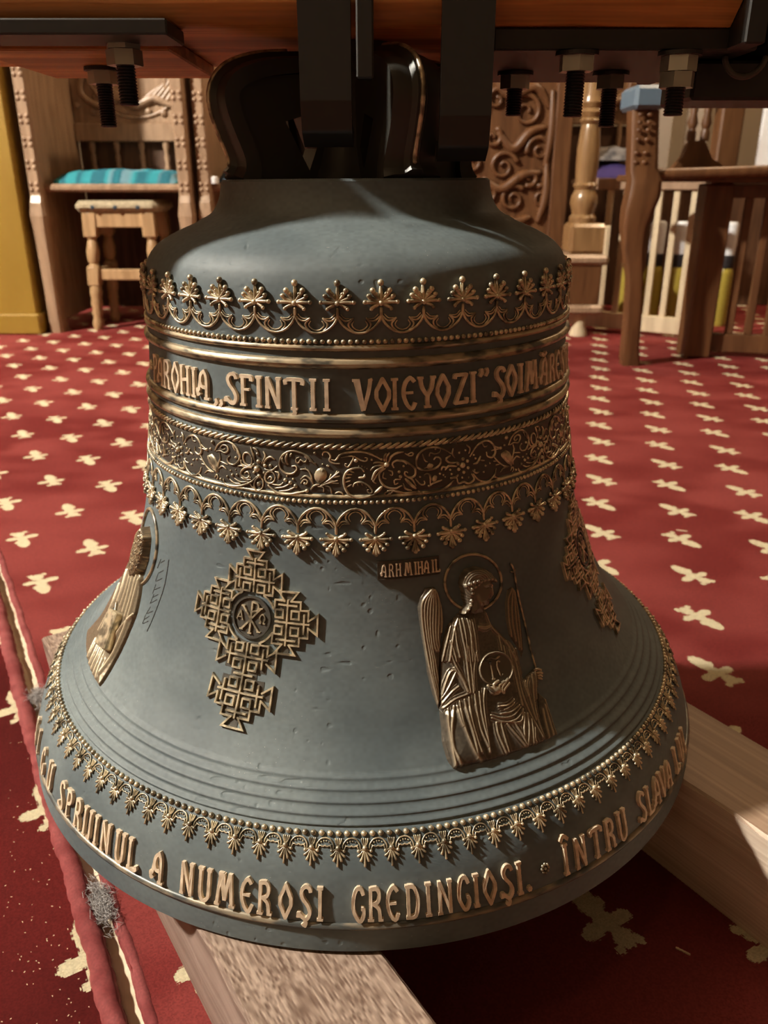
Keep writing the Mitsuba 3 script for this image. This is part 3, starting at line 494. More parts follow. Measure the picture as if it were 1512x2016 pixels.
AN={"wing":[[1633,18943],[1477,18927],[1347,18380],[1292,17731],[1306,16926],[1328,15877],[1353,15094],[1360,14551],[1361,13873],[1412,12651],[1489,11736],[1529,12299],[1563,13171],[1617,14062],[1670,14921],[1715,15582],[1776,16199],[1823,16843],[1806,17653],[1754,18550],[1694,18867]],"wing_b":[[3575,17696],[3425,17627],[3304,16808],[3251,15874],[3239,14859],[3298,14470],[3404,13691],[3398,13301],[3492,13608],[3571,14553],[3619,15405],[3632,16523],[3642,17369]],"robe":[[2400,17194],[2301,16985],[2131,17010],[1995,16687],[1862,16320],[1747,15568],[1641,14659],[1636,14370],[1548,12880],[1499,11785],[1499,11160],[1453,10113],[1476,9332],[1536,8887],[1771,8901],[2138,8873],[2474,8884],[2826,8885],[3198,8843],[3240,8912],[3357,10062],[3488,11248],[3548,11429],[3623,12124],[3576,12404],[3382,12215],[3265,12045],[3290,12536],[3308,13164],[3309,14022],[3266,14163],[3178,14545],[3020,15178],[2840,15997],[2769,16811],[2723,17112]],"fall":[[3517,11151],[3631,10589],[3591,9760],[3521,8852],[3199,8862],[3328,9771]],"head":[[2238,18858],[2280,19321],[2419,19675],[2635,19723],[2850,19497],[2961,19163],[2998,18801],[2969,18394],[2964,18053],[2962,17667],[2907,17604],[2896,17439],[2844,17378],[2834,17155],[2761,17086],[2697,17169],[2672,16743],[2443,16753],[2352,16947],[2366,17480],[2304,18138],[2263,18499]],"hair":[[2234,18845],[2280,19321],[2419,19688],[2636,19736],[2847,19528],[2976,19151],[3076,18599],[3048,18413],[2916,18573],[2781,18667],[2640,18587],[2553,18395],[2481,18028],[2438,17442],[2314,16972],[2164,16965],[2215,17231],[2304,17518],[2273,17944],[2266,18434]],"hairballs":[[2294,18757],[2388,18839],[2482,18889],[2574,18907],[2652,18783],[2740,18834],[2830,18808],[2911,18793],[2993,18658],[3038,18491],[2413,18479],[2436,18195],[2390,17740],[2352,17492],[2292,17290],[2209,17101],[2130,16978],[2507,18561],[2602,18630]],"halo":[[3298,18224],[3272,17952],[3225,17710],[3162,17494],[3091,17299],[3002,17153],[2908,17039],[2809,16960],[2707,16920],[2601,16933],[2498,16975],[2399,17060],[2303,17186],[2214,17351],[2135,17540],[2069,17751],[2014,17990],[1970,18253],[1942,18522],[1928,18803],[1927,19089],[1943,19364],[1976,19620],[2022,19863],[2082,20077],[2153,20265],[2240,20403],[2333,20507],[2435,20564],[2543,20570],[2655,20525],[2764,20438],[2874,20298],[2977,20118],[3070,19900],[3149,19657],[3217,19383],[3267,19095],[3298,18797],[3307,18509],[3298,18224]],"disc":[[3038,12986],[3010,12830],[2978,12667],[2931,12545],[2882,12426],[2824,12345],[2763,12290],[2699,12266],[2634,12275],[2574,12302],[2515,12364],[2459,12460],[2410,12572],[2371,12700],[2338,12853],[2313,13028],[2300,13205],[2298,13379],[2303,13574],[2324,13740],[2353,13901],[2391,14050],[2436,14182],[2491,14279],[2551,14350],[2618,14378],[2687,14373],[2751,14349],[2817,14277],[2880,14170],[2934,14045],[2981,13889],[3016,13721],[3039,13543],[3049,13362],[3050,13170],[3038,12986]],"titlo":[[2497,13920],[2590,14033],[2677,13865],[2788,13958]],"gi":[[2568,13785],[2565,13288],[2561,12779]],"gi_s1":[[2541,13715],[2598,13771]],"gi_s2":[[2535,12775],[2592,12763]],"gc":[[2770,13630],[2726,13738],[2691,13437],[2705,13107],[2727,12778],[2774,12899]],"finger0":[[2513,12030],[2441,12271],[2396,12548]],"finger1":[[2583,12035],[2515,12458],[2637,12603]],"finger2":[[2646,11990],[2610,12318],[2747,12481]],"finger3":[[2663,11909],[2670,12208],[2836,12559]],"finger4":[[2669,11844],[2702,12062],[2835,12323]],"palm":[[2395,12515],[2497,12622],[2698,12244],[2684,11894],[2625,11758],[2502,11901],[2395,12121]],"staff":[[3615,19264],[3681,18705],[3681,17265],[3695,15544],[3685,14094],[3667,13803],[3659,13070],[3643,12332]],"staff_tip":[[3589,18693],[3680,18613],[3722,18738]],"knuckle0":[[3567,12350],[3661,12318],[3729,12179]],"knuckle1":[[3597,12153],[3689,12086],[3732,11995]],"knuckle2":[[3602,11984],[3681,11931],[3700,11848]],"knuckle3":[[3595,11843],[3662,11770],[3676,11708]],"sleeve":[[1499,11785],[1547,11673],[1813,12031],[2055,12184],[2241,12292],[2367,12479],[2404,12120],[2307,11462],[2138,8873],[1771,8901],[1536,8887],[1472,10096]],"face_eye":[[2764,18328],[2844,18313],[2908,18219]],"brow":[[2720,18508],[2828,18534],[2950,18393]],"nose":[[2947,18341],[2939,17933],[2954,17678],[2904,17617]],"mouth":[[2786,17481],[2850,17476],[2898,17459]],"jaw":[[2533,17992],[2587,17551],[2697,17169]],"folds":[[[2095,16764],[1963,15976],[1795,14335]],[[2189,16712],[2185,15647],[2145,14135]],[[2287,16648],[2290,15776],[2234,14078]],[[2378,16531],[2373,15526],[2336,14007]],[[2004,16351],[1986,15432],[2003,14460]],[[1939,16519],[1768,15233],[1664,14407]],[[2115,16686],[2116,15688],[2133,14700]],[[2769,16811],[2902,15747],[3103,14912],[3199,14151],[3215,13302]],[[2751,16680],[2820,15746],[2976,15019],[3123,14219]],[[2942,15244],[2906,14212]],[[2980,14408],[2949,13541]],[[3081,14659],[3124,13952],[3194,13316]],[[3253,14712],[3357,14618],[3396,14175],[3408,13623]],[[2501,16048],[2645,15877],[2805,15891]],[[2498,15982],[2639,15779],[2810,15812]],[[1872,15500],[1910,14826],[1925,14264]],[[2331,16557],[2294,15254],[2279,14050]],[[1538,12299],[1664,12706],[1777,13180],[1894,13737]],[[1546,12058],[1744,12596],[1883,12827]],[[1555,11817],[1778,12175],[2024,12314]],[[1571,12510],[1665,13126],[1809,13781],[1946,13450],[2032,12428]],[[1863,13932],[1987,13061],[2060,12348]],[[1841,14836],[1893,14111],[2022,12917]],[[2198,15016],[2187,14055],[2168,13137],[2132,12303]],[[2131,14668],[2105,13477],[2078,12348]],[[2334,14542],[2214,13404],[2162,12402]],[[1630,11721],[1595,11111],[1581,10045],[1574,8927]],[[1739,11835],[1636,10807],[1598,9793],[1668,8966]],[[1852,12015],[1839,10854],[1908,9481],[2010,8913]],[[1943,12067],[1944,11192],[1972,10082],[1958,9071]],[[2032,12135],[2002,11160],[2020,9809],[2042,9301]],[[2148,12237],[2125,11358],[2120,10353],[2177,9453]],[[2241,12292],[2204,11310],[2196,10304],[2198,9788]],[[2362,12382],[2283,11722],[2232,10433],[2184,9215]],[[1799,11804],[1806,10998],[1828,10693]],[[2365,10892],[2548,10585],[2766,10510],[2968,10788]],[[2367,10728],[2566,10339],[2798,10263],[2982,10539]],[[2426,10452],[2626,10291],[2883,10083],[3005,10640]],[[2637,10967],[2781,11024],[2863,11129]],[[2554,10799],[2770,10742],[2958,10920]],[[2548,11225],[2723,11136],[2882,11297]],[[2420,10402],[2405,9784],[2460,8916]],[[2506,10388],[2499,9718],[2508,8977]],[[2610,10208],[2705,9652],[2838,8949]],[[2745,10195],[2820,9554],[2866,8965]],[[3071,10344],[2979,9572],[2867,8916]],[[3106,9977],[3031,9374],[2985,8913]],[[3008,10406],[2914,9836],[2854,9373]],[[3105,9559],[3038,9110],[3051,8896]],[[3371,12129],[3249,11621],[3221,10659],[3207,9882]],[[3465,12229],[3352,11197],[3246,9850],[3228,8979]],[[3555,12263],[3460,11398],[3400,10846]],[[3328,12240],[3228,11769],[3220,11213]],[[3171,13878],[3166,12652],[3101,11268],[3145,9945],[3198,9061]],[[3082,14093],[3072,12738],[3053,11682],[3023,10859]],[[3291,13968],[3308,13164],[3278,12484]]],"fallfolds":[[[3610,10551],[3579,9724],[3521,8936]],[[3550,10320],[3495,9597],[3442,8967]],[[3469,10175],[3393,9488],[3337,8914]]],"feathers":[[[1629,18847],[1414,18215],[1360,17577],[1361,16388],[1394,14696],[1428,13652],[1487,12089]],[[1630,18803],[1470,18202],[1413,17423],[1417,16041],[1448,14745],[1457,13651],[1513,12187]],[[1629,18771],[1513,18049],[1459,17001],[1461,15693],[1488,14666],[1495,13750],[1529,12540]],[[1640,18771],[1555,17896],[1505,16654],[1504,15358],[1530,14574],[1540,13785],[1554,12880]],[[1651,18771],[1613,17871],[1555,16435],[1557,15266],[1600,14995],[1616,15077]],[[1675,18758],[1671,17845],[1611,16408],[1599,15509],[1629,15045],[1624,15013]],[[1692,18746],[1738,18089],[1698,16896],[1651,15932],[1655,15224],[1653,15192]],[[1711,18702],[1777,17795],[1766,16869],[1731,16097]]],"feathers_b":[[[3554,17620],[3395,17014],[3313,15822],[3284,14752]],[[3583,17597],[3461,16672],[3382,15490],[3365,14403]],[[3610,17539],[3536,16463],[3469,15265],[3418,13946]],[[3619,17460],[3597,16266],[3537,15065],[3448,13784]]],"plaque":[[482,20789],[1843,20867],[1797,19867],[492,19568]]}
SA={"halo":[[-6330,21026],[-5829,20379],[-5620,19265],[-5550,17840],[-5647,16789],[-5868,15763],[-6058,15326]],"bar":[[-4858,18499],[-4826,16808],[-4889,15312],[-4989,13326]],"marks":[[[-5115,18310],[-5228,17275]],[[-4913,18336],[-5153,17833]],[[-4870,17661],[-5149,17106]],[[-5113,17218],[-5172,16421]],[[-4850,17140],[-5158,16511]],[[-5103,16501],[-5158,15531]],[[-4850,16496],[-5150,15904]],[[-4862,15984],[-5129,15386]],[[-5080,15805],[-5141,14832]],[[-4852,15639],[-5164,14910]],[[-5061,14929],[-5177,14071]],[[-4885,14787],[-5160,14197]],[[-4981,14317],[-5210,13669]],[[-4957,13993],[-5176,13470]],[[-5173,14252],[-5173,13368]]],"edge":[[-5851,21692],[-6508,14709],[-5734,13876],[-5523,10598],[-5439,9053],[-6475,9041]]}
for name, mt in FR.items():
    ms = [strip(C, w * 0.92) for w, C in mt['c']] + [knob(C, r) for r, C in mt['b']] + [solid_blob(C, h) for h, C in mt['s']]
    d = ply(cat(ms), 'm_brass', smooth=True)
    for k in range(5):
        obj(name.replace('_b', '').replace('_c', ''), d, 'm_brass', bell + '__frieze', tw=bell_tw(72 * k))

# lettering in the old church hand: strokes in a box one unit high
GL = {
    'P': ([[(.10, 0), (.10, 1)], [(.10, .95), (.30, .97), (.40, .80), (.34, .60), (.10, .50)], [(0, .03), (.22, .03)], [(-.02, .97), (.14, .97)]], .46),
    'A': ([[(.38, 0), (.38, .72), (.27, 1.0)], [(.34, .97), (.18, .86), (.12, .62), (.20, .42), (.37, .40)], [(.12, .62), (.05, .28), (-.02, .30), (.02, .12), (.10, .20)], [(.28, .03), (.50, .03)]], .50),
    'R': ([[(.10, 0), (.10, 1)], [(.10, .96), (.30, .97), (.38, .80), (.32, .58), (.10, .52)], [(.18, .54), (.36, .38), (.40, .03)], [(0, .03), (.20, .03)], [(.34, .03), (.50, .03)]], .50),
    'O': ([[(.24, 1.0), (.06, .62), (.06, .40), (.24, 0), (.42, .40), (.42, .62), (.24, 1.0)]], .48),
    'H': ([[(.08, 0), (.08, 1)], [(.40, 0), (.40, 1)], [(.08, .50), (.40, .56)], [(0, .03), (.17, .03)], [(.31, .97), (.50, .97)], [(0, .97), (.17, .97)], [(.31, .03), (.50, .03)]], .50),
    'I': ([[(.10, 0), (.10, 1)], [(0, .97), (.20, .97)], [(0, .03), (.20, .03)]], .20),
    'J': ([[(.16, 1), (.16, .2), (.10, .02), (-.02, .06)], [(.06, .97), (.26, .97)]], .26),
    'S': ([[(.40, .84), (.36, .96), (.22, 1.0), (.10, .86), (.14, .66), (.30, .46), (.38, .24), (.30, .04), (.16, .06), (.02, .20), (.0, .06)]], .42),
    'F': ([[(.10, 0), (.10, 1)], [(.0, .96), (.36, .96), (.38, .82)], [(.10, .54), (.32, .54)], [(.0, .03), (.20, .03)]], .42),
    'N': ([[(.08, 0), (.08, 1)], [(.42, 0), (.42, 1)], [(.08, .98), (.42, .04)], [(.0, .03), (.16, .03)], [(.34, .97), (.50, .97)]], .50),
    'T': ([[(.26, 0), (.26, 1)], [(.02, .80), (.03, .95), (.49, .95), (.50, .80)], [(.16, .03), (.36, .03)]], .52),
    'V': ([[(.02, 1), (.24, .0)], [(.10, 1), (.24, .12)], [(.46, 1), (.40, .60), (.25, .02)], [(-.06, .97), (.16, .97)], [(.40, .95), (.52, 1.0)]], .50),
    'Y': ([[(.04, 1), (.10, .66), (.26, .38)], [(.44, 1), (.38, .62), (.26, .38), (.26, 0)], [(-.04, .97), (.14, .97)], [(.36, .97), (.52, .97)], [(.16, .03), (.36, .03)]], .48),
    'E': ([[(.38, .86), (.26, 1.0), (.10, .80), (.06, .46), (.16, .14), (.30, 0), (.40, .20)], [(.08, .52), (.34, .52)]], .42),
    'C': ([[(.38, .80), (.30, .98), (.16, .96), (.06, .70), (.06, .36), (.18, .08), (.28, 0), (.38, .18), (.38, .38), (.30, .40)]], .42),
    'Z': ([[(.04, .84), (.06, .96), (.42, .96), (.06, .05), (.42, .05), (.44, .20)]], .46),
    'M': ([[(.02, 0), (.14, 1)], [(.14, 1), (.30, .20)], [(.24, 1), (.30, .20)], [(.30, .20), (.46, 1)], [(.48, 1), (.56, 0)], [(-.06, .03), (.12, .03)], [(.46, .03), (.66, .03)], [(.06, .98), (.24, .98)], [(.40, .98), (.54, .98)]], .60),
    'U': ([[(.10, 1), (.10, .30), (.16, .06), (.26, 0), (.38, .10), (.42, .30), (.42, 1)], [(.0, .97), (.20, .97)], [(.33, .97), (.51, .97)]], .50),
    'L': ([[(.10, 0), (.10, 1)], [(.0, .97), (.20, .97)], [(.0, .04), (.40, .04), (.42, .20)]], .42),
    'D': ([[(.12, 0), (.12, 1)], [(.10, .97), (.30, .94), (.42, .66), (.42, .34), (.32, .05), (.04, .04)], [(.02, .97), (.16, .97)]], .46),
    ',,': ([[(.06, .10), (.10, -.02), (.02, -.14)], [(.26, .10), (.30, -.02), (.22, -.14)]], .34),
    '"': ([[(.06, 1.06), (.10, .94), (.02, .82)], [(.26, 1.06), (.30, .94), (.22, .82)]], .34),
    '.': ([[(.0, .08), (.16, .08)], [(.08, .0), (.08, .16)]], .16),
}
GL['Sc'] = (GL['S'][0] + [[(.20, .04), (.26, -.08), (.22, -.20), (.14, -.12)]], .42)
GL['Tc'] = (GL['T'][0] + [[(.26, 0), (.28, -.12), (.20, -.22)]], .52)
GL['Av'] = (GL['A'][0] + [[(.08, 1.16), (.24, 1.06), (.40, 1.16)]], .50)
GL['Ic'] = (GL['I'][0] + [[(-.06, 1.10), (.10, 1.24), (.28, 1.10)]], .20)
def glyph(ch, hgt, depth, w=.112):
    if ch == '*':
        ms = []
        for k in range(8):
            a = k * math.pi / 4
            ms.append(ball((math.cos(a) * .0026, math.sin(a) * .0026 + .5 * hgt, .0008), .00115, 1))
        ms.append(ball((0, .5 * hgt, .0010), .0012, 1))
        return cat(ms)
    S, wd = GL[ch]
    parts = []
    for P in S:
        ww = w * (.72 if len(P) == 2 and abs(P[0][1] - P[1][1]) < .06 else 1.0)
        parts.append(stroke(smoothline(np.array(P, float), .06) if len(P) > 2 and ch not in ('O', 'Z') else P, ww))
    g = affinity.translate(unary_union(parts), -wd / 2, 0)
    g = affinity.scale(g, hgt, hgt, origin=(0, 0)).simplify(hgt * .004)
    return extrude(g, depth + .0012, -.0012)
def inscription(line, h0, hgt, depth, group):
    for ch, th, sx in line:
        m = glyph(ch, hgt, depth)
        m.apply_scale([sx, 1, 1])
        obj('letter' if ch not in '*.,"' and ch != ',,' else ('star_ornament' if ch == '*' else 'punctuation_mark'), bend(m, th * D2R, h0), 'm_letter' if ch != '*' else 'm_brass', bell + '__' + group, smooth=False, tw=bell_tw())
L1 = [('*', -65.0), ('P', -59.2), ('A', -55.4), ('R', -51.6), ('O', -47.2), ('H', -43.1), ('I', -39.7), ('A', -36.4), (',,', -31.7), ('S', -28.0), ('F', -24.0), ('I', -20.8), ('N', -17.4), ('Tc', -12.5), ('I', -8.3), ('I', -5.3), ('V', 2.6), ('O', 6.8), ('I', 9.4), ('E', 12.5), ('Y', 16.6), ('O', 20.4), ('Z', 24.7), ('I', 28.0), ('"', 30.9),
      ('Sc', 35.5), ('O', 39.3), ('I', 42.6), ('M', 46.8), ('Av', 52.5), ('R', 56.9), ('E', 60.8), ('Sc', 65.1), ('T', 69.5), ('I', 73.2)]
inscription([(c, t, 1.12) for c, t in L1], .3033, .0188, .0022, 'parish_inscription')
L2 = [('Sc', -67.0), ('I', -63.4), ('C', -58.2), ('U', -54.0), ('S', -48.7), ('P', -46.1), ('R', -43.4), ('I', -41.5), ('J', -40.2), ('I', -38.7), ('N', -36.5), ('U', -33.5), ('L', -31.1), ('A', -26.6), ('N', -22.0), ('U', -19.4), ('M', -16.5), ('E', -13.6), ('R', -11.2), ('O', -8.5), ('Sc', -6.1), ('I', -4.2), ('C', 0.5), ('R', 2.6), ('E', 4.7), ('D', 7.1), ('I', 9.2), ('N', 11.3), ('C', 13.7), ('I', 15.4), ('O', 17.2), ('Sc', 19.6), ('I', 21.4),
      ('.', 22.7), ('*', 25.3), ('Ic', 28.6), ('N', 31.1), ('T', 34.1), ('R', 36.8), ('U', 39.4), ('S', 44.4), ('L', 46.7), ('A', 48.9), ('V', 51.1), ('A', 53.5), ('L', 57.7), ('U', 60.5), ('I', 62.9)]
inscription([(c, t, .92) for c, t in L2], .0240, .0202, .0024, 'donor_inscription')

# ------------------------------------------------------------------ openwork crosses
def cross_module(cx, cy, u, tips='tblr', corners=(-1, 1), bars='tblr'):
    L, W = [], .00112
    def s(P, w=W):
        L.append(LineString([(cx + x * u, cy + y * u) for x, y in P]).buffer(w / 2, cap_style=3, join_style=2))
    s([(-1.02, 0), (1.02, 0)]); s([(0, -1.02), (0, 1.02)])
    for sx in (-1, 1):
        for sy in (-1, 1):
            a, b = .20, .56
            s([(sx * a, sy * a), (sx * b, sy * a), (sx * b, sy * b), (sx * a, sy * b), (sx * a, sy * a)])
            if sy not in corners:
                continue
            s([(sx * .16, sy * 1.0), (sx * .62, sy * 1.0), (sx * .62, sy * .62), (sx * 1.0, sy * .62), (sx * 1.0, sy * .16)])
    for k, (dx, dy) in dict(t=(0, 1), b=(0, -1), l=(-1, 0), r=(1, 0)).items():
        px, py = -dy, dx
        if k in bars:
            s([(dx * .80 + px * .42, dy * .80 + py * .42), (dx * .80 - px * .42, dy * .80 - py * .42)])
        if k in tips:
            P = [(1.0, .16), (1.42, .46), (1.42, -.46), (1.0, -.16)]
            s([(dx * a + px * b, dy * a + py * b) for a, b in P])
    return unary_union(L)
def cross_plate(cx, cy, u):
    a = [(-.16, 1.42), (.16, 1.42), (.16, 1.0), (.62, 1.0), (.62, .62), (1.0, .62), (1.0, .16), (1.42, .16)]
    q = a + [(x, -y) for x, y in a[::-1]]
    q = q + [(-x, y) for x, y in q[::-1]]
    P = affinity.translate(affinity.scale(Polygon(q).buffer(0), u, u, origin=(0, 0)), cx, cy)
    for sx in (-1, 1):
        for sy in (-1, 1):
            P = P.difference(sbox(cx + sx * .38 * u - .15 * u, cy + sy * .38 * u - .15 * u, cx + sx * .38 * u + .15 * u, cy + sy * .38 * u + .15 * u))
    return P
U = .0142
CENT = [(0, .0250, 'tlr'), (-.0250, 0, 'tbl'), (.0250, 0, 'tbr'), (0, -.0257, 'lr', (1,)), (0, -.0479, 'lrb', (-1,), 'blr')]
hole = Point(0, 0).buffer(.0168, 24)
fret = unary_union([cross_module(c[0], c[1], U, *c[2:]) for c in CENT]).difference(hole)
fret = fret.union(Point(0, 0).buffer(.0182, 24).difference(Point(0, 0).buffer(.0170, 24)).difference(sbox(-.0075, -.03, .0075, .03)).difference(sbox(-.03, -.0075, .03, .0075)))
plate = unary_union([cross_plate(c[0], c[1], U) for c in CENT]).difference(Point(0, 0).buffer(.0165, 24))
rho = unary_union([stroke([(0, -.0105), (0, .0105)], .0012), stroke(smoothline(np.array([(0, .0102), (.0042, .0090), (.0042, .0052), (0, .0036)]), .0006), .0011), stroke([(-.0062, -.0088), (.0066, .0066)], .0012), stroke([(-.0066, .0066), (.0062, -.0088)], .0012),
                   stroke([(-.0014, -.0105), (.0014, -.0105)], .0009), stroke([(-.0078, .0066), (-.0054, .0066)], .0009), stroke([(.0054, .0066), (.0078, .0066)], .0009), stroke([(-.0076, -.0088), (-.0050, -.0088)], .0009), stroke([(.0050, -.0088), (.0076, -.0088)], .0009)])
alpha = unary_union([stroke([(-.0104, -.0030), (-.0080, .0030), (-.0060, -.0030)], .0009), stroke([(-.0096, -.0012), (-.0066, -.0012)], .0008)])
omega = stroke(smoothline(np.array([(.0058, -.0028), (.0072, -.0026), (.0062, .0006), (.0080, .0030), (.0100, .0006), (.0090, -.0026), (.0104, -.0028)]), .0006), .0009)
SL = 1.0
def on_cross(shape, depth, z0=-.0012):
    return ply(bend(subd(extrude(shape, depth - z0, z0)), 0, .1687), 'm_brass')
def subd(m, L=.006):
    for _ in range(3):
        v, f = trimesh.remesh.subdivide_to_size(m.vertices, m.faces, L)
        return trimesh.Trimesh(v, f, process=False)
dcross = {'fretwork': (on_cross(fret, .0022), None), 'backing_plate': (ply(bend(subd(extrude(plate, .0016, -.0012)), 0, .1687), 'm_plate'), None),
          'medallion': (ply(bend(subd(cat([extrude(Point(0, 0).buffer(.0140, 24), .0018, -.0012), extrude(Point(0, 0).buffer(.0140, 24).difference(Point(0, 0).buffer(.0126, 24)), .0032, -.0012)])), 0, .1687), 'm_plate'), None),
          'monogram': (on_cross(rho, .0020), None), 'alpha_letter': (on_cross(alpha, .0018), None), 'omega_letter': (on_cross(omega, .0018), None)}
for deg in (-21.6, 68.4, 158.4, 248.4):
    c = fresh(bell + '__cross')
    for n_, (d, _) in dcross.items():
        obj(n_, d, 'm_brass', c, tw=bell_tw(deg))

# ------------------------------------------------------------------ figures in relief
TH0 = 25.0
def loc(C, th0=TH0):
    C = np.array(C, float)
    return np.stack([(C[:, 0] / 100 - th0) * D2R * .185, (C[:, 1] * 1e-5 - .14) * 1.1], 1)
def sdist(P, poly):
    """Distance of the points to the closed polygon, positive inside."""
    a, b = poly, np.roll(poly, -1, 0)
    d = np.full(len(P), 1e9); ins = np.zeros(len(P), bool)
    for p, q in zip(a, b):
        e = q - p; t_ = np.clip(((P - p) @ e) / (e @ e + 1e-18), 0, 1)
        d = np.minimum(d, np.linalg.norm(P - p - t_[:, None] * e, axis=1))
        c = (p[1] > P[:, 1]) != (q[1] > P[:, 1])
        if abs(q[1] - p[1]) > 1e-12:
            ins ^= c & (P[:, 0] < (q[0] - p[0]) * (P[:, 1] - p[1]) / (q[1] - p[1]) + p[0])
    return np.where(ins, d, -d)
def ldist(P, L):
    d = np.full(len(P), 1e9)
    for p, q in zip(L[:-1], L[1:]):
        e = q - p; t_ = np.clip(((P - p) @ e) / (e @ e + 1e-18), 0, 1)
        d = np.minimum(d, np.linalg.norm(P - p - t_[:, None] * e, axis=1))
    return d
def relief(outline, hfun, th0=TH0, step=.00036, dark=(.058, .052, .043), lit=(.40, .325, .225)):
    """A raised figure piece: the outline's inside as a fine height field over the bell."""
    lo, hi = outline.min(0) - step, outline.max(0) + step
    xs, ys = np.arange(lo[0], hi[0], step), np.arange(lo[1], hi[1], step)
    X, Y = np.meshgrid(xs, ys); P = np.stack([X.ravel(), Y.ravel()], 1)
    d = sdist(P, outline)
    z, rub = hfun(P, d)
    e_ = np.clip(d / (2.6 * step), 0, 1)
    z = np.where(d > 0, z * (1 - (1 - e_) ** 2.2), np.maximum(-.0010, d * 1.2))
    nx, ny = len(xs), len(ys)
    I = np.arange(nx * ny).reshape(ny, nx)
    q = np.stack([I[:-1, :-1], I[:-1, 1:], I[1:, 1:], I[1:, :-1]], -1).reshape(-1, 4)
    q = q[(d[q] > -step * 1.5).any(1)]
    V = surf(th0 * D2R + P[:, 0] / .185, .14 + P[:, 1] / 1.1, z)
    F = np.vstack([q[:, [0, 1, 2]], q[:, [0, 2, 3]]])
    used = np.unique(F); mp = np.full(len(V), -1); mp[used] = np.arange(len(used))
    m = trimesh.Trimesh(V[used], mp[F], process=False)
    k = np.clip(rub[used], 0, 1)[:, None]
    return m, np.array(dark) * (1 - k) + np.array(lit) * k  # dark patina in the hollows, rubbed bronze on the ridges
def folded(lines, base, amp, w, soft, lowest=.4, minor=()):
    def f(P, d):
        z = lowest * base + base * (1 - lowest) * (1 - np.exp(-np.clip(d, 0, 1) / soft)); ridge = np.zeros(len(P))
        for L in lines:
            L = smoothline(L, .002)
            lo, hi = L.min(0) - 4 * w, L.max(0) + 4 * w
            s_ = ((P > lo) & (P < hi)).all(1)
            if s_.any():
                ridge[s_] = np.maximum(ridge[s_], np.exp(-(ldist(P[s_], L) / w) ** 2))
        small = np.zeros(len(P))
        for L in minor:
            L = smoothline(L, .002)
            lo, hi = L.min(0) - .002, L.max(0) + .002
            s_ = ((P > lo) & (P < hi)).all(1)
            if s_.any():
                small[s_] = np.maximum(small[s_], .5 * np.exp(-(ldist(P[s_], L) / .00045) ** 2))
        ridge = np.maximum(ridge, small)
        wob = meshkit.noise(np.c_[P * 900, P[:, :1] * 0]) - .5
        return z + amp * ridge + .0001 * wob, .10 + .80 * ridge ** 1.4 + .12 * wob
    return f
def put_relief(name, par, outline, hf, th0=TH0, **kw):
    m, c = relief(outline, hf, th0, **kw)
    obj(name, m, 'm_relief', par, smooth=True, color=c, tw=bell_tw())
def rod_on(C, r, th0=None, z=0.0, n=6):
    """A raised bar through points given like the traced ones, z metres above the bell."""
    P = np.array(C, float); Q = np.stack([P[:, 0] / 100 * D2R * .185, P[:, 1] * 1e-5], 1)
    Q = smoothline(Q, .0012)
    return tube(surf(Q[:, 0] / .185, Q[:, 1], z), r, n, up=surf(Q[0, 0] / .185, Q[0, 1], .02) - surf(Q[0, 0] / .185, Q[0, 1], 0))
arch = bell + '__archangel_relief'
wf = [loc(L) for L in AN['feathers']]; wb = [loc(L) for L in AN['feathers_b']]
put_relief('wing', arch, loc(AN['wing']), folded(wf, .0024, .0010, .00075, .003, .6))
put_relief('wing', arch, loc(AN['wing_b']), folded(wb, .0012, .0006, .0007, .003, .5), lit=(.32, .235, .145))
allf = [loc(L) for L in AN['folds']]
def finer(F_, d=.0017):
    out = []
    for L in F_:
        t_ = np.gradient(L, axis=0); t_ /= np.linalg.norm(t_, axis=1, keepdims=True) + 1e-12
        out.append((L + np.stack([-t_[:, 1], t_[:, 0]], 1) * d)[: max(2, len(L) - (len(L) > 3))])
    return out
put_relief('robe', arch, loc(AN['robe']), folded(allf, .0056, .0013, .00062, .008, .30, finer(allf) + finer(allf, -.0016)))
put_relief('robe_fall', arch, loc(AN['fall']), folded([loc(L) for L in AN['fallfolds']], .0014, .0007, .0007, .004, .6))
obj('halo', cat([rod_on(AN['halo'], .0011, z=.0004)]), 'm_ring', arch, smooth=True, tw=bell_tw())
hd = loc(AN['head']); feat = [loc(AN[k]) for k in ('face_eye', 'brow', 'nose', 'mouth', 'jaw')]
def headf(P, d):
    z = .0034 + .0038 * np.sqrt(np.clip(d, 0, .0045) / .0045)
    eye, brow, nose, mouth, jaw = [ldist(P, smoothline(L, .0006)) for L in feat]
    z = z + .0007 * np.exp(-(brow / .0007) ** 2) + .0010 * np.exp(-(nose / .0008) ** 2) + .0005 * np.exp(-(jaw / .0010) ** 2) - .0006 * np.exp(-(mouth / .00045) ** 2) - .0005 * np.exp(-(eye / .0005) ** 2)
    return z, .18 + .6 * np.exp(-(nose / .001) ** 2) + .3 * np.exp(-(brow / .0007) ** 2) + .25 * np.exp(-(jaw / .0012) ** 2)
put_relief('head', arch, hd, headf, step=.0003)
hr = loc(AN['hair']); hb = loc(AN['hairballs'])
c0 = hb.mean(0) + [0, .004]
def hairf(P, d):
    ang = np.arctan2(P[:, 1] - c0[1] - .002, P[:, 0] - c0[0]); rad = np.linalg.norm(P - c0, axis=1)
    st = .5 + .5 * np.sin(rad * 4200 + 2 * ang)
    z = .0048 + .0030 * np.sqrt(np.clip(d, 0, .004) / .004) + .00035 * st
    cu = np.min([np.linalg.norm(P - q, axis=1) for q in hb], axis=0)
    z = z + .0012 * np.sqrt(np.clip(1 - (cu / .0016) ** 2, 0, 1))
    return z, .12 + .35 * st * (cu > .0016) + .75 * np.exp(-(cu / .0011) ** 2)
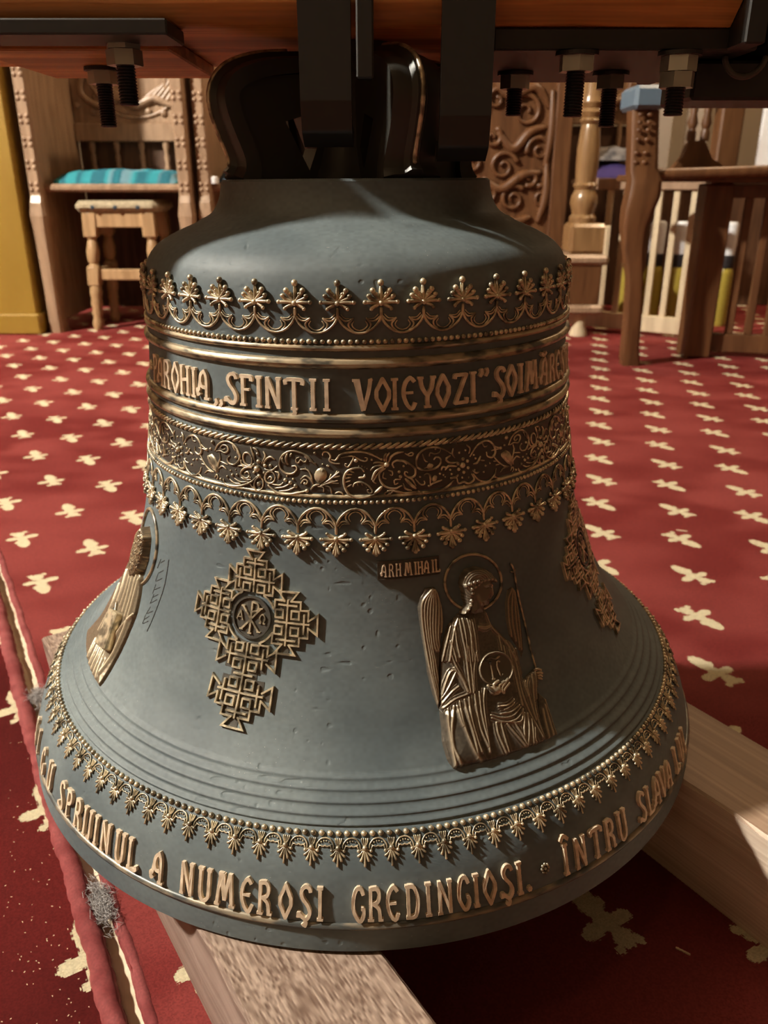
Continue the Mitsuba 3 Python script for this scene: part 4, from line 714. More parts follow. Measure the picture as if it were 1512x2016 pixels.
put_relief('hair', arch, hr, hairf, step=.0003)
dm = loc(AN['disc'])
put_relief('orb', arch, dm, lambda P, d: (.0064 + .0014 * np.exp(-((d - .0008) / .0006) ** 2), .12 + .6 * np.exp(-((d - .0008) / .0006) ** 2)))
obj('orb_monogram', cat([rod_on(AN[k], .0007, z=.0068) for k in ('titlo', 'gi', 'gi_s1', 'gi_s2', 'gc')]), 'm_ring', arch, smooth=True, tw=bell_tw())
obj('hand', cat([rod_on(AN['finger%d' % i], .00115, z=.0082) for i in range(5)] + [ball(surf(np.mean([q[0] for q in AN['palm']]) / 100 * D2R, np.mean([q[1] for q in AN['palm']]) * 1e-5, .0060), .0036, 2, (1.3, .9, 1))]), 'm_ring', arch, smooth=True, tw=bell_tw())
put_relief('sleeve', arch, loc(AN['sleeve']), folded([loc(L) for L in AN['folds'][26:35]], .0066, .0013, .00085, .005, .3))
obj('hand', cat([rod_on(AN['knuckle%d' % i], .0010, z=.0020) for i in range(4)]), 'm_ring', arch, smooth=True, tw=bell_tw())
obj('staff', cat([rod_on(AN['staff'], .00075, z=.0010), rod_on(AN['staff_tip'], .0007, z=.001)]), 'm_ring', arch, smooth=True, tw=bell_tw())
# name plate beside the archangel
pl = loc(AN['plaque']); pc = pl.mean(0)
nameplate = fresh(bell + '__name_plate')
thp, hp = TH0 + pc[0] / .185 / D2R, .14 + pc[1] / 1.1
pw, ph = .0405, .0122
fr = sbox(-pw / 2, -ph / 2, pw / 2, ph / 2)
obj('plate', bend(subd(cat([extrude(fr, .0016, -.0010), extrude(fr.difference(fr.buffer(-.0006)), .0022, -.0010)])), thp * D2R, hp), 'm_plate', nameplate, tw=bell_tw())
xo = -pw / 2 + .0042
for ch, adv in (('A', .0046), ('R', .0046), ('H', .0040), ('.', .0022), ('M', .0048), ('I', .0031), ('H', .0041), ('A', .0042), ('I', .0029), ('L', .004)):
    m = glyph(ch, .0082, .0024, .10); m.apply_scale([.88, 1, 1]); m.apply_translation([xo, -.0041, 0])
    obj('letter' if ch != '.' else 'full_stop', bend(m, thp * D2R, hp), 'm_letter', nameplate, tw=bell_tw())
    xo += adv

# the saint at the far edge, holding a book
TS = -66.0
saint = bell + '__saint_relief'
def lc(C):
    C = np.array(C, float); C[:, 1] += 450 * (1 - (C[:, 1] - 8450) / 12000)
    return loc(C, TS)
ro = np.array([[-7000, 15800], [-6550, 16500], [-6150, 16300], [-5900, 15700], [-5740, 14600], [-5640, 13500], [-5610, 11500], [-5600, 10000], [-5510, 8450], [-7650, 8450], [-7700, 12500], [-7400, 15200]])
sf = [np.array(L) for L in ([[-5950, 15600], [-5800, 13500], [-5720, 11500], [-5700, 9000]], [[-6100, 15900], [-5950, 14000], [-5880, 12800]], [[-6300, 16000], [-6150, 14200], [-6060, 12900]], [[-6500, 15800], [-6350, 14300], [-6300, 13000]], [[-5880, 9600], [-5800, 9000], [-5740, 8600]], [[-6050, 9900], [-5960, 9200], [-5900, 8600]], [[-6250, 9900], [-6150, 9300], [-6080, 8600]], [[-6450, 9800], [-6350, 9200], [-6280, 8600]],
                               [[-6700, 9600], [-6600, 9000], [-6550, 8600]], [[-6900, 15000], [-6700, 13800], [-6600, 12800]], [[-5680, 13200], [-5850, 12000], [-5900, 10900]], [[-7100, 13500], [-6900, 12000], [-6850, 10000]])]
put_relief('robe', saint, lc(ro), folded([lc(L) for L in sf], .0050, .0016, .0011, .006, .4), TS, dark=(.11, .085, .055), lit=(.62, .51, .35))
sh = np.array([[-6620, 15900], [-6700, 17200], [-6600, 18700], [-6300, 19400], [-6000, 18800], [-5900, 17500], [-5960, 16400], [-6120, 15600], [-6350, 15200]])
def curls(P, d):
    v = meshkit.noise(np.c_[P * 700, P[:, :1] * 0 + 3]); w = .5 + .5 * np.sin(P[:, 0] * 3800 + 6 * v)
    return .0042 + .0034 * np.sqrt(np.clip(d, 0, .005) / .005) + .0009 * w, .1 + .6 * w * v * 1.5
put_relief('head', saint, lc(sh), curls, TS, lit=(.50, .36, .21))
an = np.linspace(-1.0, 5.4, 60)
obj('halo', rod_on(np.stack([-6250 + 770 * np.cos(an), 18000 + 2750 * np.sin(an)], 1), .0013, z=.0006), 'm_ring', saint, smooth=True, tw=bell_tw())
bk = bx(-.0095, .0095, -.0145, .0145, -.002, .0105, .0010); bk.apply_transform(trimesh.transformations.rotation_matrix(.25, [0, 0, 1]))
obj('book', bend(bk, -61.6 * D2R, .1160), 'm_brass', saint, tw=bell_tw())
P5 = [[(-6620 + 30 * k, 13000 - 420 * k), (-6480 + 30 * k, 12700 - 420 * k), (-6380 + 20 * k, 12500 - 420 * k)] for k in range(4)]
obj('hand', cat([rod_on(p, .0013, z=.0055) for p in P5]), 'm_ring', saint, smooth=True, tw=bell_tw())
sp = fresh(bell + '__saint_name_plate')
obj('engraved_line', rod_on(SA['bar'], .0004, z=.0), 'm_steel', sp, smooth=True, tw=bell_tw())
for L in SA['marks']:
    L = np.array(L, float); L = L.mean(0) + (L - L.mean(0)) * .72 - [95, 0]
    obj('engraved_mark', rod_on(L, .00032, z=.0), 'm_steel', sp, smooth=True, tw=bell_tw())

# ------------------------------------------------------------------ crown of the bell
def crown_loop():
    path = smoothline(np.array([(.0885, .4315), (.0862, .4350), (.0845, .4400), (.0850, .4460), (.0872, .4530), (.0925, .4670), (.0952, .4770), (.0950, .4845), (.0910, .4910), (.0830, .4960), (.0680, .5005), (.0480, .5030), (.0300, .5040)]), .003)
    wd = np.interp(np.arange(len(path)) / (len(path) - 1), [0, .10, .25, .55, .75, 1], [.040, .035, .033, .034, .032, .028])
    tk = np.interp(np.arange(len(path)) / (len(path) - 1), [0, .12, .6, 1], [.018, .014, .014, .012])
    tg = np.gradient(path, axis=0); tg /= np.linalg.norm(tg, axis=1, keepdims=True)
    nr = np.stack([tg[:, 1], -tg[:, 0]], 1)
    sec = [(-.5, -.5), (.5, -.5), (.5, .18), (.36, .30), (.16, .34), (.09, .58), (-.09, .58), (-.16, .34), (-.36, .30), (-.5, .18)]
    V, F = [], []
    k = len(sec)
    for p, n_, w, t_ in zip(path, nr, wd, tk):
        for a, b in sec:
            q = p + n_ * b * t_
            V.append((a * w, -q[0], q[1]))
    for i in range(len(path) - 1):
        for j in range(k):
            a, b, c, d = i * k + j, i * k + (j + 1) % k, (i + 1) * k + (j + 1) % k, (i + 1) * k + j
            F += [[a, c, b], [a, d, c]]
    for base, o in ((0, 1), ((len(path) - 1) * k, -1)):
        for j in range(1, k - 1):
            F.append([base, base + j + (o > 0), base + j + (o < 0)][::1])
    m = trimesh.Trimesh(np.array(V), F, process=False); m.fix_normals()
    q = path + nr * tk[:, None] * .60
    crest = tube(np.stack([q[:, 0] * 0, -q[:, 0], q[:, 1]], 1)[3:-6], .0016, 6, up=(1, 0, 0))
    return m, crest
lm, lcst = crown_loop()
web = Polygon([(.0845, .4325), (.0800, .4400), (.0800, .4480), (.0840, .4580), (.0900, .4720), (.0900, .4820), (.0840, .4900), (.0680, .4940), (.020, .4990), (.020, .4325)]).difference(Polygon([(.056, .468), (.040, .438), (.034, .452), (.042, .472)]))
wm = extrude(web, .022, -.011); v_ = np.array(wm.vertices); wm.vertices = np.stack([v_[:, 2], -v_[:, 0], v_[:, 1]], 1); wm.fix_normals()
lm = cat([lm, wm])
dl, dc = ply(lm, 'm_crown', smooth=40), ply(lcst, 'm_brass', smooth=True)
for deg in (-63, 25, 117, 207):
    k = obj('crown_loop', dl, 'm_crown', bell, tw=bell_tw(deg))
    obj('crest', dc, 'm_ring', k, tw=bell_tw(deg))
obj('crown_post', lathe([(.038, .430), (.034, .440), (.030, .455), (.030, .490), (.034, .495), (.034, .5155), (.001, .5157)], 24), 'm_crown', bell, smooth=40, tw=bell_tw())

# ------------------------------------------------------------------ beams under the bell
def beam(a0, a1, o0, o1, zt, bot=0.0):
    n_ = 40
    us = np.linspace(a0, a1, n_)
    c = .0022
    V, F = [], []
    for i, u in enumerate(us):
        jit = .0006 * math.sin(i * 1.7)
        sec = [(o0 + bot, 0), (o1, 0), (o1, zt - c), (o1 - c, zt), (o0 + c + jit, zt), (o0 + jit, zt - c + jit)]
        for o, z in sec:
            V.append([*(BX * u + BY * o), z])
    k = 6
    for i in range(n_ - 1):
        for j in range(k):
            a, b, d, e = i * k + j, i * k + (j + 1) % k, (i + 1) * k + (j + 1) % k, (i + 1) * k + j
            F += [[a, b, d], [a, d, e]]
    for base in (0, (n_ - 1) * k):
        for j in range(1, k - 1):
            F.append([base, base + j, base + j + 1])
    m = trimesh.Trimesh(np.array(V), F, process=False); m.fix_normals()
    return m
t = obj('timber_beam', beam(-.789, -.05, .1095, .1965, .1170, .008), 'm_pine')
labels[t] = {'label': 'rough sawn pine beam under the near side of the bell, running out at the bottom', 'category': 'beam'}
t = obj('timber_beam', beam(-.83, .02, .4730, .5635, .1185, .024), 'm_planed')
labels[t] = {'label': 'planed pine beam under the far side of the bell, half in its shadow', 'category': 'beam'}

# ------------------------------------------------------------------ headstock above the bell
ZB = .6340
hs = thing('headstock', 'orange-brown timber headstock with black steel straps and bolts above the bell', 'headstock')
def waney():
    n_ = 60; V, F = [], []
    xs = np.linspace(-.42, .206, n_)
    for i, x in enumerate(xs):
        w = meshkit.fbm(np.array([x * 9, 1.0, 2.0]), 3) - .5
        w2 = meshkit.fbm(np.array([x * 11, 5.0, 2.0]), 3) - .5
        wr = .010 + .016 * w if x > .05 else .004 + .004 * w
        sec = [(.540, ZB + wr + .006), (.546 + .008 * (x > .05), ZB + .001 + .004 * w2), (.560 + .01 * w, ZB), (.735, ZB), (.737, ZB + .22), (.540, ZB + .22)]
        for y, z in sec:
            V.append([x, y, z])
    k = 6
    for i in range(n_ - 1):
        for j in range(k):
            a, b, d, e = i * k + j, i * k + (j + 1) % k, (i + 1) * k + (j + 1) % k, (i + 1) * k + j
            F += [[a, b, d], [a, d, e]]
    for base in (0, (n_ - 1) * k):
        for j in range(1, k - 1):
            F.append([base, base + j, base + j + 1])
    m = trimesh.Trimesh(np.array(V), F, process=False); m.fix_normals()
    return m
obj('timber', waney(), 'm_timber', hs, smooth=40)
obj('edge_bar', bx(-.42, -.122, .523, .566, ZB - .0085, ZB - .0003, .001), 'm_steel', hs)  # drawn for a dark strip; set forward to shade the bell neck
obj('bottom_plate', bx(.066, .225, .556, .728, ZB - .012, ZB, .001), 'm_steel', hs)
obj('bottom_plate', bx(-.262, -.135, .580, .728, ZB - .009, ZB, .001), 'm_timber', hs)
obj('end_strap', bx(.2065, .2185, .530, .745, ZB - .012, ZB + .23, .001), 'm_steel', hs)
def strap(x0, x1, zb, y=.5325, taper=0.0):
    """Flat bar in front of the timber, bent in under it at the lower end."""
    P = [(y, ZB + .23), (y, zb + .02), (y + .004, zb + .006), (y + .016, zb), (y + .026, zb + .003)]
    Q = LineString(P).buffer(.0045, cap_style=2, join_style=1)
    m = extrude(Q, x1 - x0)
    v = np.array(m.vertices)
    m.vertices = np.stack([x0 + v[:, 2], v[:, 0], v[:, 1]], 1)
    m.fix_normals()
    return m
obj('strap', strap(-.0490, -.0190, .573), 'm_steel', hs, smooth=40)
obj('strap', strap(.0330, .0630, .565), 'm_steel', hs, smooth=40)
obj('strap_edge', bx(-.0160, -.0060, .527, .538, ZB - .03, ZB + .23, .001), 'm_steel', hs)
for x0, x1 in ((-.0490, -.0190), (.0330, .0630)):
    obj('back_strap', bx(x0, x1, .7375, .746, ZB - .05, ZB + .23, .001), 'm_steel', hs)
def thread(x, y, z0, z1, r=.0060):
    P, n_ = [], int((z1 - z0) / .0012)
    prof = [(.0005, z0)]
    for k in range(int((z1 - z0) / .00175)):
        prof += [(r - .0009, z0 + k * .00175), (r, z0 + k * .00175 + .0009)]
    prof += [(r - .0009, z1), (.0005, z1)]
    return lathe(prof, 20, x, y)
def hexnut(x, y, z0, z1, r=.0108, a=.2):
    m = trimesh.creation.cylinder(radius=r, height=z1 - z0, sections=6)
    m.apply_transform(trimesh.transformations.rotation_matrix(a, [0, 0, 1])); m.apply_translation([x, y, (z0 + z1) / 2])
    ch = trimesh.creation.cone(radius=r * 1.9, height=(z1 - z0) * 1.9 + .004, sections=24)
    return m
RODS = [(-.1580, .560, .5925, ZB, 2, .9), (-.2030, .660, .5860, ZB - .009, 1, .2), (.0950, .660, .5935, ZB - .012, 1, .1), (.1175, .560, .5862, ZB - .012, 1, .5), (.1640, .660, .5860, ZB - .012, 1, .3), (.1800, .560, .5868, ZB - .012, 2, .7)]
for x, y, z0, zt, nn, a in RODS:
    r = obj('threaded_rod', thread(x, y, z0, zt), 'm_rod', hs, smooth=False)
    obj('washer', lathe([(.0062, zt - .0025), (.0130, zt - .0025), (.0130, zt - .0003), (.0062, zt - .0003)], 24, x, y), 'm_steel', r, smooth=30)
    for k in range(nn):
        obj('nut', hexnut(x, y, zt - .0111 - k * .0088, zt - .0026 - k * .0088, a=a + k * .4), 'm_zinc', r)
# pivot at the end of the headstock
obj('pivot_plate', bx(.200, .34, .590, .655, ZB - .036, ZB - .013, .002), 'm_steel', hs)
axle = tube(np.array([[.2185, .622, ZB + .012], [.30, .622, ZB + .012], [.40, .622, ZB + .012]]), .022, 24, up=(0, 0, 1))
obj('bearing_block', bx(.24, .40, .575, .70, ZB - .010, ZB + .10, .004), 'm_steel', hs)
obj('axle', axle, 'm_steel', hs, smooth=40)
for x in (.226,):
    a = np.linspace(math.pi * 1.05, math.pi * 1.95, 16)
    obj('hook', tube(np.stack([x + .013 * np.cos(a), a * 0 + .575, ZB - .011 + .013 * np.sin(a)], 1),   .0020, 8, up=(0, 1, 0)), 'm_plate', hs, smooth=True)

# ------------------------------------------------------------------ the church behind
def wood(key, dark, lite, rough=0.4, fx=6.0, fz=6.0, **kw):
    def f(p, n, uv):
        g = fbm(p.x * 70 + 2 * noise(p.x * 9, p.y * 9, p.z * 3), p.y * 70, p.z * 5, 3)
        return mix(dark, lite, smoothstep(0.25, 0.75, g))
    principled(key, proc(f), rough, **kw)
wood('m_oak', (0.225, 0.140, 0.085), (0.32, 0.21, 0.132), 0.36, specular=0.5)
wood('m_stool', (0.27, 0.160, 0.075), (0.37, 0.23, 0.115), 0.4)
wood('m_brown', (0.070, 0.028, 0.010), (0.112, 0.048, 0.018), 0.42)
wood('m_gloss', (0.17, 0.090, 0.035), (0.24, 0.138, 0.058), 0.2, clearcoat=0.6)
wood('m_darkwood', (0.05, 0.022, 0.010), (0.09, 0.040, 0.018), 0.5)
wood('m_pale', (0.46, 0.36, 0.23), (0.58, 0.47, 0.31), 0.5)
principled('m_yellow', proc(lambda p, n, uv: mix((0.20, 0.112, 0.012), (0.24, 0.142, 0.020), fbm(p.x * 20, p.y * 20, p.z * 4, 2))), 0.4)
principled('m_wall', (0.12, 0.078, 0.040), 0.9)
principled('m_ceiling', (0.16, 0.12, 0.075), 0.9)
def f_stripes(p, n, uv):
    a = smoothstep(0.35, 0.65, noise(p.x * 55, 2.0)); b = smoothstep(0.6, 0.8, noise(p.x * 38 + 7, 5.0))
    return mix(mix((0.008, 0.095, 0.13), (0.018, 0.20, 0.235), a), (0.14, 0.24, 0.28), b * 0.7)
principled('m_turquoise', proc(f_stripes), 0.9)
def f_tweed(p, n, uv):
    return mix((0.16, 0.12, 0.07), (0.46, 0.38, 0.25), noise(p.x * 180, p.y * 180, p.z * 180))
principled('m_tweed', proc(f_tweed), 0.95)
principled('m_fur', proc(lambda p, n, uv: mix((0.02, 0.02, 0.025), (0.22, 0.20, 0.19), noise(p.x * 60, p.y * 60, p.z * 60))), 0.95)
principled('m_purple', (0.035, 0.02, 0.10), 0.9)
principled('m_navy', (0.015, 0.03, 0.05), 0.9)
principled('m_greyblue', (0.085, 0.125, 0.165), 0.4)
principled('m_jar', (0.33, 0.25, 0.04), 0.35)
principled('m_white', (0.75, 0.76, 0.78), 0.4)
principled('m_black', (0.012, 0.010, 0.012), 0.6)

# room shell
struct('wall_back', bx(-3.7, 3.7, 4.9, 5.05, -0.1, 3.6), 'm_wall')
struct('wall_front', bx(-3.7, 3.7, -3.55, -3.4, -0.1, 3.6), 'm_wall')
struct('wall_left', bx(-3.75, -3.6, -3.5, 5.0, -0.1, 3.6), 'm_wall')
struct('wall_right', bx(3.6, 3.75, -3.5, 5.0, -0.1, 3.6), 'm_wall')
struct('ceiling', bx(-3.7, 3.7, -3.5, 5.0, 3.5, 3.6), 'm_ceiling')
LL = ['bright round lamp hanging high to the left of the bell', 'added round fill lamp above the carpet beyond the bell, out of view', 'added round fill lamp high overhead just behind the camera', 'added round fill lamp over the far right stalls, out of view']
for (c, r, e), ll in zip(LAMPS, LL):
    k = thing('globe_lamp', ll, 'lamp', 'lamps of the church')
    scene[k + '__globe'] = {'type': 'sphere', 'center': list(c), 'radius': r, 'emitter': {'type': 'area', 'radiance': {'type': 'rgb', 'value': list(e)}}}
    obj('stem', tube(np.array([[c[0], c[1], c[2] + r + .002], [c[0], c[1], 3.0], [c[0], c[1], 3.499]]), .008, 10, up=(1, 0, 0)), 'm_ring', k)

def turned(prof, n=20):
    return lathe(prof, n)
def leaf_scroll(c, s, flip=1):
    """A carved acanthus sprig in the xz plane (tubes and lobes), facing -y."""
    ms = []
    def P(L, r):
        Q = smoothline(np.array([[c[0] + flip * x * s, c[1] - .004, c[2] + z * s] for x, z in L]), .008)
        return tube(Q, np.linspace(r, r * .55, len(Q)) * 1.15, 6, up=(0, 1, 0))
    ms.append(P([(0, 0), (.25, .10), (.5, .02), (.72, .16), (.66, .38), (.46, .40), (.42, .24), (.54, .20)], .016))
    for k in range(5):
        a = -0.5 + k * .45
        ms.append(P([(.10 + .08 * k, .06), (.16 + .10 * k + .10 * math.cos(a), .16 + .12 * math.sin(a + .6)), (.22 + .09 * k + .16 * math.cos(a), .22 + .22 * math.sin(a + .6))], .012))
    for x, z in ((.80, .02), (.92, .0), (.60, -.06), (.36, -.08), (.16, -.06)):
        ms.append(ball((c[0] + flip * x * s, c[1] - .004, c[2] + z * s), .014, 1, (1, .6, 1)))
    return ms

def front_post(x, y, w=.052, d=.10, top=.96, m='m_oak', foot=0.0):
    """A stall's front upright: fluted above, scroll at the arm, tapering leg."""
    prof = [(0, 0), (.0, .06), (-.002, .16), (-.006, .28), (-.010, .38), (-.012, .43), (-.006, .475), (.004, .50), (.004, top)]
    V, F = [], []
    wid = [w * 1.0, w * .92, w * .92, w * .95, w * 1.0, w * 1.15, w * .98, w * .92, w * .92]
    dep = [d * .62, d * .55, d * .6, d * .75, d * .95, d * 1.1, d, d, d]
    for (o, z), ww, dd in zip(prof, wid, dep):
        for sx, sy in ((-.5, 0), (-.36, -.012 / dd), (.36, -.012 / dd), (.5, 0), (.5, 1), (-.5, 1)):
            V.append((x + sx * ww, y + o + sy * dd, z))
    k = 6
    for i in range(len(prof) - 1):
        for j in range(k):
            a, b, c, e = i * k + j, i * k + (j + 1) % k, (i + 1) * k + (j + 1) % k, (i + 1) * k + j
            F += [[a, b, c], [a, c, e]]
    for base in (0, (len(prof) - 1) * k):
        for j in range(1, k - 1):
            F.append([base, base + j, base + j + 1])
    m_ = trimesh.Trimesh(np.array(V), F, process=False); m_.fix_normals()
    return m_
def stall(x0, x1, y0, y1, name_label, knob_list=True):
    t = thing('church_stall', name_label, 'stall', None)
    for x in (x0, x1):
        p = obj('front_post', front_post(x, y0), 'm_oak', t)
        for z in np.arange(.53, .92, .075):
            obj('carved_stud', cat([ball((x + dx, y0 - .010, z + dz), .0075, 1, (1, .6, 1)) for dx in (-.011, .011) for dz in (-.010, .010)]), 'm_oak', p, smooth=True)
        obj('side_panel', bx(x - .012, x + .012, y0 + .09, y1, .04, 1.05, .003), 'm_oak', t)
    obj('seat', bx(x0 + .014, x1 - .014, y0 + .03, y1 - .03, .512, .540, .008), 'm_oak', t)
    obj('rail', bx(x0 + .013, x1 - .013, y1 - .045, y1 - .005, .700, .770, .004), 'm_oak', t)
    bp = obj('back_panel', bx(x0 + .013, x1 - .013, y1 - .030, y1 - .006, .770, 1.20, .003), 'm_oak', t)
    cx = (x0 + x1) / 2
    obj('carving', cat(leaf_scroll((cx, y1 - .032, .83), .30, 1) + leaf_scroll((cx, y1 - .032, .83), .30, -1)), 'm_oak', bp, smooth=True)
    obj('carving', tube(smoothline(np.array([[cx + .20 * math.cos(a), y1 - .032, .96 + .17 * math.sin(a)] for a in np.linspace(-2.6, -.55, 14)]), .01), .008, 6, up=(0, 1, 0)), 'm_oak', bp, smooth=True)
    n_ = 5
    for k in range(n_):
        x = x0 + (x1 - x0) * (k + .72) / (n_ + .4)
        obj('baluster', lathe([(.0005, .545), (.013, .545), (.013, .565), (.008, .575), (.014, .595), (.009, .615), (.012, .640), (.008, .660), (.014, .680), (.012, .702), (.0005, .702)], 12, x, y1 - .025), 'm_oak', t, smooth=40)
    obj('lower_back', bx(x0 + .013, x1 - .013, y1 + .0, y1 + .014, .03, .765, .002), 'm_darkwood', t)  # dark board; its upper part stands in for shade behind the balusters
    return t
stall(-1.283, -.733, 3.20, 3.70, 'carved oak church stall with a striped turquoise cushion and the small stool beneath its seat')
stall(-.668, -.150, 3.24, 3.72, 'carved oak church stall mostly hidden behind the bell, next to the one with the cushion')
def cushion(x0, x1, y0, y1, z, h, m, name, label):
    n1, n2 = 26, 10
    u, v = np.meshgrid(np.linspace(-1, 1, n1), np.linspace(-1, 1, n2))
    e = np.clip((1 - np.abs(u) ** 5) * (1 - np.abs(v) ** 4), 0, 1) ** .5
    wob = meshkit.noise(np.stack([u * 4, v * 3, u * 0], -1)) * .25
    top = np.stack([x0 + (u + 1) / 2 * (x1 - x0), y0 + (v + 1) / 2 * (y1 - y0), z + h * (.18 + e * (.72 + wob))], -1).reshape(-1, 3)
    bot = top * [1, 1, 0] + [0, 0, z]
    I = np.arange(n1 * n2).reshape(n2, n1)
    q = np.stack([I[:-1, :-1], I[:-1, 1:], I[1:, 1:], I[1:, :-1]], -1).reshape(-1, 4)
    rim = np.r_[I[0, :], I[1:, -1], I[-1, -2::-1], I[-2:0:-1, 0]]
    N = n1 * n2; rn = np.roll(rim, -1)
    F = np.vstack([q[:, [0, 1, 2]], q[:, [0, 2, 3]], q[:, [2, 1, 0]] + N, q[:, [3, 2, 0]] + N, np.stack([rim + N, rn + N, rn], 1), np.stack([rim + N, rn, rim], 1)])
    k = obj(name, trimesh.Trimesh(np.vstack([top, bot]), F, process=False), m, smooth=50)
    labels[k] = {'label': label, 'category': 'cushion'}
    return k
cushion(-1.235, -.775, 3.26, 3.60, .5405, .048, 'm_turquoise', 'seat_cushion', 'turquoise striped cushion on the stall seat')
cushion(-.620, -.25, 3.28, 3.60, .5405, .075, 'm_navy', 'seat_cushion', 'dark blue cushion on the seat of the stall behind the bell')
k = obj('candle_stub', lathe([(.0005, .541), (.022, .541), (.022, .560), (.018, .566), (.0005, .567)], 16, -.640, 3.265), 'm_white', smooth=40)
labels[k] = {'label': 'small pale round stub on the front edge of the stall seat behind the bell', 'category': 'candle'}

# stool under the first stall
t = thing('stool', 'small light wooden stool with turned legs and a tweed padded seat under the stall', 'stool')
sx0, sx1, sy0, sy1 = -1.165, -.855, 3.25, 3.50
k = obj('padded_seat', bx(sx0, sx1, sy0 - .01, sy1 + .01, .440, .482, .016), 'm_tweed', t)
for x in (sx0 + .07, sx0 + .155, sx0 + .24):
    obj('tuft_button', ball((x, sy0 - .011, .458), .008, 1, (1, .5, 1)), 'm_navy', k)
def leg_prof():
    z = [0, .012, .03, .05, .065, .085, .10, .12, .14]
    r = [.016, .020, .022, .016, .022, .017, .023, .020, .024]
    return list(zip(r, z)) + [(.024, .145), (.022, .17)]
for x, dx in ((sx0 + .045, -.020), (sx1 - .045, .020)):
    for y, dy in ((sy0 + .03, -.012), (sy1 - .03, .012)):
        low = lathe([(.0005, 0)] + leg_prof() + [(.0005, .171)], 14)
        blk = bx(-.024, .024, -.024, .024, .168, .245, .006)
        mid = lathe([(.0005, .244), (.022, .245), (.016, .252), (.023, .266), (.025, .30), (.020, .325), (.016, .340), (.023, .352), (.0005, .353)], 14)
        topb = bx(-.026, .026, -.024, .024, .350, .441, .004)
        m = cat([low, blk, mid, topb]); v = np.array(m.vertices)
        f = 1 - v[:, 2] / .441
        m.vertices = v + np.stack([x + dx * f, y + dy * f, v[:, 2] * 0], 1)
        obj('leg', m, 'm_stool', t, smooth=40)
obj('apron', bx(sx0 + .06, sx1 - .06, sy0 + .012, sy0 + .034, .385, .440, .003), 'm_stool', t)
obj('stretcher', bx(sx0 + .050, sx1 - .050, sy0 + .014, sy0 + .036, .190, .232, .004), 'm_stool', t)
for x in (sx0 + .045, sx1 - .045):
    obj('side_stretcher', bx(x - .010, x + .010, sy0 + .04, sy1 - .04, .20, .235, .003), 'm_stool', t)

# yellow post at the left edge
t = thing('yellow_post', 'yellow painted square post on a base beside the first stall', 'post')
obj('shaft', bx(-1.57, -1.334, 3.16, 3.36, .075, 2.6, .004), 'm_yellow', t)
obj('base', bx(-1.59, -1.322, 3.145, 3.38, 0, .078, .006), 'm_yellow', t)

# carved panel with a turned column (right of the bell)
t = thing('carved_screen', 'brown carved wooden panel with scrolls rising behind the bell', 'screen')
obj('panel', bx(.20, .700, 3.36, 3.40, .02, 1.25, .004), 'm_brown', t)
obj('stile', bx(.640, .705, 3.335, 3.362, .02, 1.25, .004), 'm_brown', t)
def scroll_pts(cx, cz, r0, turns, a0, sgn, y=3.352):
    a = np.linspace(0, turns * 2 * math.pi, int(14 * turns) + 4)
    r = r0 * (1 - .82 * a / a[-1])
    return np.stack([cx + r * np.cos(a0 + sgn * a), a * 0 + y, cz + r * np.sin(a0 + sgn * a)], 1)
for cx, cz, r0, tn, a0, sg in ((.53, .79, .060, 1.4, 2.2, -1), (.42, .83, .04, 1.2, .5, 1), (.455, .60, .055, 1.4, .3, 1), (.59, .66, .050, 1.3, 3.4, -1), (.50, .485, .050, 1.5, .8, 1), (.61, .49, .045, 1.4, 2.0, -1), (.41, .70, .035, 1.2, 1.2, -1), (.56, .56, .03, 1.1, 4.2, 1), (.40, .50, .04, 1.3, 3, -1), (.34, .62, .05, 1.3, 1, 1), (.34, .80, .05, 1.3, 2, -1)):
    P = scroll_pts(cx, cz, r0, tn, a0, sg)
    obj('carved_scroll', tube(smoothline(P, .008), np.linspace(.011, .006, len(smoothline(P, .008))), 6, up=(0, 1, 0)), 'm_brown', t, smooth=True)
for L in ([(.40, .90), (.47, .84), (.56, .87), (.62, .80)], [(.43, .72), (.49, .66), (.55, .72), (.62, .74)], [(.38, .56), (.45, .52), (.53, .57), (.60, .58)], [(.62, .62), (.625, .50), (.60, .40)], [(.44, .44), (.50, .40), (.57, .42)], [(.625, .86), (.63, .72), (.615, .60)]):
    P = smoothline(np.array([[x, 3.354, z] for x, z in L]), .008)
    obj('carved_leaf', tube(P, .010 + .010 * np.sin(np.linspace(0, math.pi, len(P))), 6, up=(0, 1, 0)), 'm_brown', t, smooth=True)
t = thing('analogion', 'varnished stand with a glossy turned column before the carved panel', 'stand')
cp = [(.0005, .405), (.048, .405), (.050, .425), (.040, .437), (.044, .455), (.050, .475), (.047, .500), (.036, .520), (.045, .535), (.037, .545), (.040, .60), (.040, .66), (.034, .72), (.030, .735), (.040, .748), (.032, .757), (.042, .775), (.034, .787), (.044, .805), (.036, .83), (.034, .95), (.034, 1.1), (.0005, 1.1)]
obj('column', lathe(cp, 28, .735, 3.18), 'm_gloss', t, smooth=30)
obj('plinth', bx(.680, .815, 3.11, 3.25, .300, .406, .012), 'm_gloss', t)
obj('moulding', bx(.640, .826, 3.085, 3.28, .262, .300, .012), 'm_oak', t)
obj('box', bx(.650, .806, 3.10, 3.27, .120, .264, .003), 'm_brown', t)
obj('moulding', bx(.640, .822, 3.085, 3.28, .084, .120, .010), 'm_oak', t)
obj('corner_strip', bx(.806, .822, 3.095, 3.115, .118, .40, .002), 'm_pale', t)
obj('foot', lathe([(.0005, 0), (.034, 0), (.030, .02), (.024, .04), (.024, .085), (.0005, .085)], 18, .748, 3.14), 'm_pale', t, smooth=40)

